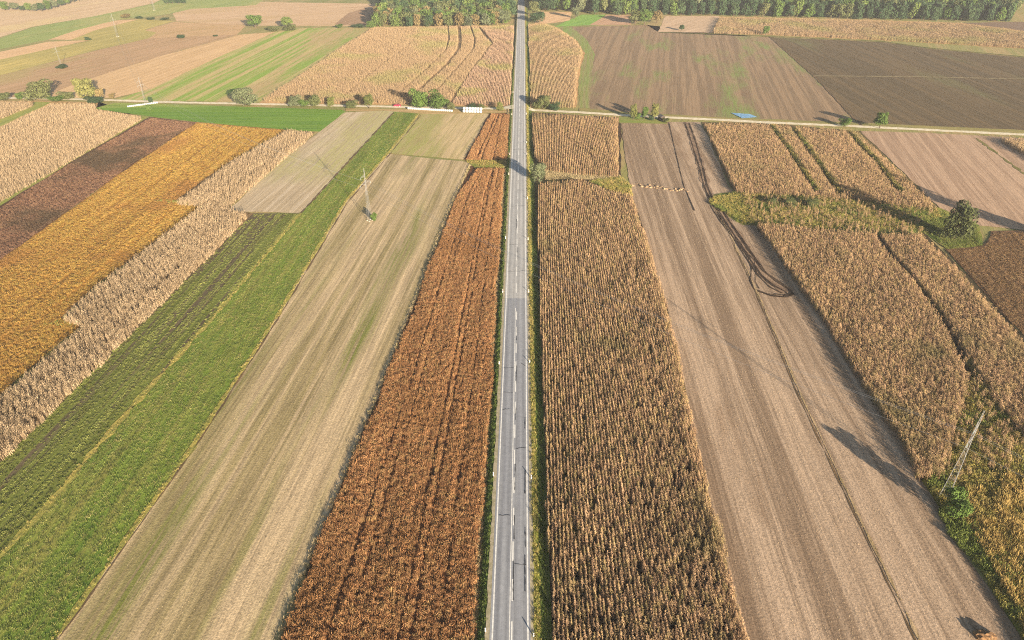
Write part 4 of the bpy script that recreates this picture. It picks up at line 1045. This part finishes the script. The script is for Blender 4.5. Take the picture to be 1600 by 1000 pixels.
spots = [((1474, 778), 'nearest pylon, tall steel lattice mast in the weeds at the right', 24.0),
         ((578, 345), 'steel lattice pylon standing in the long mown field', 21.5),
         ((229, 167), 'pylon beside the gravel track near the white bale row', 17.5),
         ((184, 57.5), 'slim pale pylon in the olive field at the upper left', 19.5),
         ((241, 16), 'far pylon cut by the upper picture edge', 20.0),
         ((97, 106), 'faint pylon above a flat bush in the brown strip', 15.5)]
proto = make_pylon(); PY = []
for i, (px, lb, hh) in enumerate(spots):
    o = proto if i == 0 else copy_tree(proto)
    X, Y = G(*px); s = hh / 22.0
    o.location = (X, Y, 0.05); o.scale = (s, s, s); o.rotation_euler = (0, 0, LINE_AZ + math.pi / 2)
    tag(o, lb, 'pylon', 'pylons of the power line'); PY.append((X, Y, s))
o_off = G(1474, 778); OFF = (o_off[0] + 150, o_off[1] - 148, 1.05)
m_wire = plain_mat('wire', (.55, .55, .53, 1), 0.4, metal=0.6)
az = LINE_AZ + math.pi / 2
names = ('left', 'right', 'top')
for (a, b, lb) in ((PY[0], PY[1], 'between the nearest pylon and the mown field pylon'), (PY[1], PY[2], 'between the mown field pylon and the track pylon'),
                   (PY[2], PY[3], 'between the track pylon and the olive field pylon'), (OFF, PY[0], 'running from the nearest pylon out of the picture')):
    for k, (ox, oz) in enumerate(WIRE_AT):
        mb = MB(); pr = None
        for i in range(25):
            t = i / 24
            p = []
            for e in (a, b):
                p.append((e[0] + ox * e[2] * math.cos(az), e[1] + ox * e[2] * math.sin(az), oz * e[2]))
            q = tuple(p[0][j] + (p[1][j] - p[0][j]) * t for j in range(3)); q = (q[0], q[1], q[2] - 4 * 4.5 * t * (1 - t))
            if pr: mb.bar(pr, q, .024, None, 3)
            pr = q
        tag(mb.build('power_wire', m_wire), '%s power line wire %s' % (names[k], lb), 'wire')

# ------------------------------------------------------------------ small things
m_post = plain_mat('post_white', C(250, 250, 248), 0.5, C(235, 235, 232)); m_black = plain_mat('post_black', (.02, .02, .02, 1), .5); m_refl = plain_mat('reflector', (.6, .12, .06, 1), .3)
def make_post():
    r = empty('marker_post', (0, 0, 0))
    mb = MB(); v = [(-.09, -.07), (.09, -.07), (.05, .08), (-.05, .08)]
    n = len(v); mb.v = [(x, y, -.25) for x, y in v] + [(x, y, 1.0 + (.07 if y < 0 else 0)) for x, y in v]
    mb.f = [(0, 1, 5, 4), (1, 2, 6, 5), (2, 3, 7, 6), (3, 0, 4, 7), (4, 5, 6, 7)]
    mb.build('post', m_post, r)
    b = MB(); b.box((0, 0, .78), (.2, .17, .2)); bd = b.build('black_band', m_black, r)
    q = MB(); q.box((0, -.092, .78), (.06, .012, .14)); q.build('reflector', m_refl, bd)
    return r
posts = [(109.5, -1), (108.5, 1), (151.5, -1), (152, 1), (190.9, -1), (191, 1), (231.2, -1), (230.1, 1), (299, -1), (270, 1), (327, -1), (327, 1), (345.2, 1), (398, -1), (399, 1), (450, -1), (450, 1), (71, 1), (72, -1)]
pp = make_post()
order = {}
for i, (Y, s) in enumerate(sorted(posts)):
    o = pp if i == 0 else copy_tree(pp)
    off = 4.05 * s if s > 0 else -4.3
    o.location = (road_x(Y) + off * RN.x, Y, ROAD_Z - .08); o.rotation_euler = (0, 0, -math.atan(.0139))
    order[s] = order.get(s, 0) + 1
    words = ['first', 'second', 'third', 'fourth', 'fifth', 'sixth', 'seventh', 'eighth', 'ninth', 'tenth', 'eleventh', 'twelfth']
    tag(o, 'white roadside marker post, %s along the %s side of the road' % (words[order[s] - 1], 'right' if s > 0 else 'left'), 'marker post', 'white marker posts along the road')

m_wrap = plain_mat('white_wrap', (.40, .41, .41, 1), .35, (.30, .315, .33, 1), 2.5)
m_hay = plain_mat('bale_end', (.70, .71, .70, 1), .5, (.50, .52, .53, 1), 5)
def make_bale():
    r = empty('wrapped_bale', (0, 0, 0)); mb = MB(); k = 16
    ring = []
    for (y, q) in ((-.56, .46), (-.53, .58), (-.42, .66), (.42, .66), (.53, .58), (.56, .46)):
        ring.append([(q * math.cos(6.2832 * i / k), y, .64 + q * math.sin(6.2832 * i / k)) for i in range(k)])
    for a in ring: mb.v += a
    for j in range(len(ring) - 1):
        for i in range(k):
            mb.f.append((j * k + i, (j + 1) * k + i, (j + 1) * k + (i + 1) % k, j * k + (i + 1) % k))
    mb.build('wrap', m_wrap, r, True)
    for s in (-1, 1):
        e = MB(); e.v = [(.46 * math.cos(6.2832 * i / k), s * .561, .64 + .46 * math.sin(6.2832 * i / k)) for i in range(k)]
        e.f = [tuple(range(k)) if s < 0 else tuple(reversed(range(k)))]
        e.build('end_face', m_hay, r)
    return r
bale = make_bale(); used = False
def bale_row(p0, p1, label, group, z=0.1, step=1.27, size=1.0):
    global used
    a, b = Vector(G(*p0)), Vector(G(*p1)); d = (b - a); L = d.length; n = int(L / (step * size)); d.normalize()
    rz = math.atan2(d.y, d.x) - math.pi / 2
    for i in range(n):
        o = bale if not used else copy_tree(bale); used = True
        p = a + d * (i + .5) * step * size
        o.location = (p.x, p.y, z + random.uniform(-.02, .02)); o.rotation_euler = (0, 0, rz + random.uniform(-.04, .04)); o.scale = (size * random.uniform(.96, 1.03),) * 3
        tag(o, label, 'bale', group)
bale_row((637, 171), (708, 175), 'white wrapped round bale in the long row before the leafy clump', 'long row of white bales', size=1.0)
bale_row((723, 176), (756, 177), 'white wrapped bale in the lower layer of the short stack by the rust plot', 'lower layer of the short bale stack', size=1.3)
bale_row((723.5, 176), (755, 177), 'white wrapped bale in the upper layer of the short stack by the rust plot', 'upper layer of the short bale stack', z=0.1 + 1.3 * 1.28, size=1.3)
bale_row((199, 168), (248, 161.5), 'white wrapped bale in the slanting row under the track pylon', 'slanting row of white bales', size=0.8)

# red car on the track
m_red = plain_mat('red_paint', (.42, .02, .05, 1), .3, (.38, .02, .045, 1)); m_glz = plain_mat('car_glass', (.03, .035, .04, 1), .1); m_tyre = plain_mat('tyre', (.02, .02, .02, 1), .9); m_rim = plain_mat('rim', (.5, .5, .5, 1), .4); m_lamp = plain_mat('lamp_glass', (.8, .8, .75, 1), .2)
cx, cy = G(621, 166.5)
car = tag(empty('parked_car', (cx, cy, .12), math.radians(3)), 'small dark red car parked on the gravel track', 'car')
prof = [(-2.05, .35), (-2.1, .75), (-1.95, .95), (-1.35, 1.0), (-.8, 1.42), (.75, 1.45), (1.45, 1.02), (2.0, .9), (2.1, .6), (2.05, .35)]
mb = MB(); n = len(prof)
for yy in (-.84, .84):
    mb.v += [(x, yy * (.86 if z > 1.2 else 1), z) for x, z in prof]
mb.f = [tuple(range(n)), tuple(reversed(range(n, 2 * n)))] + [(i, (i + 1) % n + 0, (i + 1) % n + n, i + n)[::-1] for i in range(n)]
mb.build('body', m_red, car)
for nm, q in (('windscreen', [(-1.32, -.7, 1.04), (-1.32, .7, 1.04), (-.84, .66, 1.41), (-.84, -.66, 1.41)]), ('rear_window', [(1.42, .7, 1.06), (1.42, -.7, 1.06), (.79, -.66, 1.44), (.79, .66, 1.44)])):
    g = MB(); g.quad(*[(x + (-.015 if x < 0 else .015), y, z + .01) for x, y, z in q]); g.build(nm, m_glz, car)
for s in (-1, 1):
    g = MB(); g.quad((-1.1, s * .855, 1.02), (1.2, s * .855, 1.04), (.7, s * .745, 1.38), (-.75, s * .745, 1.36)); g.build('side_window', m_glz, car)
    for x in (-1.3, 1.3):
        w = MB(); w.bar((x, s * .72, .32), (x, s * .9, .32), .32, None, 14); wo = w.build('wheel', m_tyre, car)
        w = MB(); w.bar((x, s * .9, .32), (x, s * .91, .32), .19, None, 10); w.build('rim', m_rim, wo)
    g = MB(); g.box((-2.08, s * .6, .72), (.06, .32, .14)); g.build('headlight', m_lamp, car)

# dark hut by the three trees
m_tim = plain_mat('dark_timber', (.07, .055, .045, 1), .9); m_roof = plain_mat('grey_roofing', (.16, .15, .15, 1), .8); m_door = plain_mat('hut_door', (.12, .08, .05, 1), .8)
hx, hy = G(1033, 188)
hut = tag(empty('field_hut', (hx, hy, .1), math.radians(20)), 'small dark gabled timber hut beside the three trees on the track', 'hut')
mb = MB(); mb.box((0, 0, 1.1), (2.6, 3.2, 2.2)); mb.build('wall', m_tim, hut)
for s in (-1, 1):
    mb = MB(); a = (s * 1.6, -1.9, 2.05); b = (s * 1.6, 1.9, 2.05); c = (0, 1.9, 3.1); d = (0, -1.9, 3.1)
    lo = [(x, y, z + .09) for x, y, z in (a, b, c, d)]
    mb.v = [a, b, c, d] + lo; mb.f = [(0, 1, 2, 3), (7, 6, 5, 4), (0, 4, 5, 1), (1, 5, 6, 2), (2, 6, 7, 3), (3, 7, 4, 0)]
    mb.build('roof', m_roof, hut)
for s in (-1, 1):
    mb = MB(); mb.v = [(-1.3, s * 1.6, 2.2), (1.3, s * 1.6, 2.2), (0, s * 1.6, 3.02)]; mb.f = [(0, 1, 2)]; mb.build('gable', m_tim, hut)
mb = MB(); mb.box((0, -1.63, .95), (.85, .06, 1.8)); dr = mb.build('door', m_door, hut)
mb = MB(); mb.box((.32, -1.68, .95), (.06, .06, .14)); mb.build('handle', m_rim, dr)

# blue sheet on the field edge
m_blue = plain_mat('blue_plastic', (.13, .27, .44, 1), .4, (.20, .34, .48, 1), .5)
q = [Vector(G(*p)) for p in ((1142, 177), (1172, 179), (1183, 183.5), (1160, 185.5))]
bm = bmesh.new(); N = 14; gv = []
for i in range(N + 1):
    for j in range(N + 1):
        u, v = i / N, j / N
        p = q[0] * (1-u) * (1-v) + q[1] * u * (1-v) + q[2] * u * v + q[3] * (1-u) * v
        gv.append(bm.verts.new((p.x, p.y, .28 + random.uniform(-.06, .08))))
for i in range(N):
    for j in range(N):
        bm.faces.new((gv[i*(N+1)+j], gv[i*(N+1)+j+1], gv[(i+1)*(N+1)+j+1], gv[(i+1)*(N+1)+j]))
bmesh.ops.recalc_face_normals(bm, faces=bm.faces[:])
me = bpy.data.meshes.new('blue_sheet'); bm.to_mesh(me); bm.free()
o = link('blue_sheet', me, m_blue); o.modifiers.new('thick', 'SOLIDIFY').thickness = .02
tag(o, 'crumpled light blue plastic sheet on the ploughed field edge', 'plastic sheet')

# manure heaps across the stubble and the earth heap at the bottom edge
m_straw = plain_mat('straw_manure', C(196, 168, 134), .95, C(104, 84, 66), 1.6); m_earth = plain_mat('heap_earth', C(96, 76, 60), .95, C(150, 116, 80), 2.0)
def heap_mesh(seed, mat, r=1.0, h=.5):
    rr = random.Random(seed); bm = bmesh.new(); bmesh.ops.create_icosphere(bm, subdivisions=3, radius=1.0)
    for v in bm.verts:
        v.co *= rr.uniform(.82, 1.15)
        v.co.x *= r; v.co.y *= r * .7; v.co.z = max(-.05, v.co.z * h)
    me = bpy.data.meshes.new('heap'); bm.to_mesh(me); bm.free(); me.materials.append(mat); return me
hm = [heap_mesh(i, m_straw, 1.0, .45) for i in range(4)]
for i in range(30):
    t = i / 29; X, Y = G(985 + 88 * t + random.uniform(-2, 2), 288 + 11 * t + random.uniform(-2.2, 2.2))
    o = link('manure_heap', hm[i % 4]); o.location = (X, Y, .12); o.rotation_euler = (0, 0, random.uniform(0, 6.28)); o.scale = (random.uniform(.45, 1.15),) * 2 + (random.uniform(.4, 1.1),)
    tag(o, 'small straw manure heap in the scattered row across the brown stubble', 'heap', 'straw heaps across the stubble')
X, Y = G(1538, 996)
e = tag(empty('earth_heap', (X, Y, .1)), 'dark earth heap with dry stalks at the bottom edge', 'heap')
o = link('earth', heap_mesh(50, m_earth, 1.9, 1.0), None, e)
o = link('dry_stalks', tuft(99, sgrass, .5, 1.0, 40, .05, 1.2), None, e); o.location = (.5, -.5, .4)

# ------------------------------------------------------------------ autumn haze
m = bpy.data.materials.new('haze_air'); m.use_nodes = True; t = m.node_tree; t.nodes.clear()
out = nd(t, 'ShaderNodeOutputMaterial'); pv = nd(t, 'ShaderNodeVolumePrincipled')
pv.inputs['Density'].default_value = 0.00010; pv.inputs['Color'].default_value = (.93, .94, .97, 1); pv.inputs['Anisotropy'].default_value = 0.0
t.links.new(pv.outputs[0], out.inputs['Volume'])
mb = MB(); mb.box((0, 1900, 60), (6100, 6100, 122)); mb.f = [tuple(reversed(f)) for f in mb.f] if False else mb.f
tag(mb.build('haze', m), 'thin pale autumn haze over the whole plain', 'haze', kind='stuff')
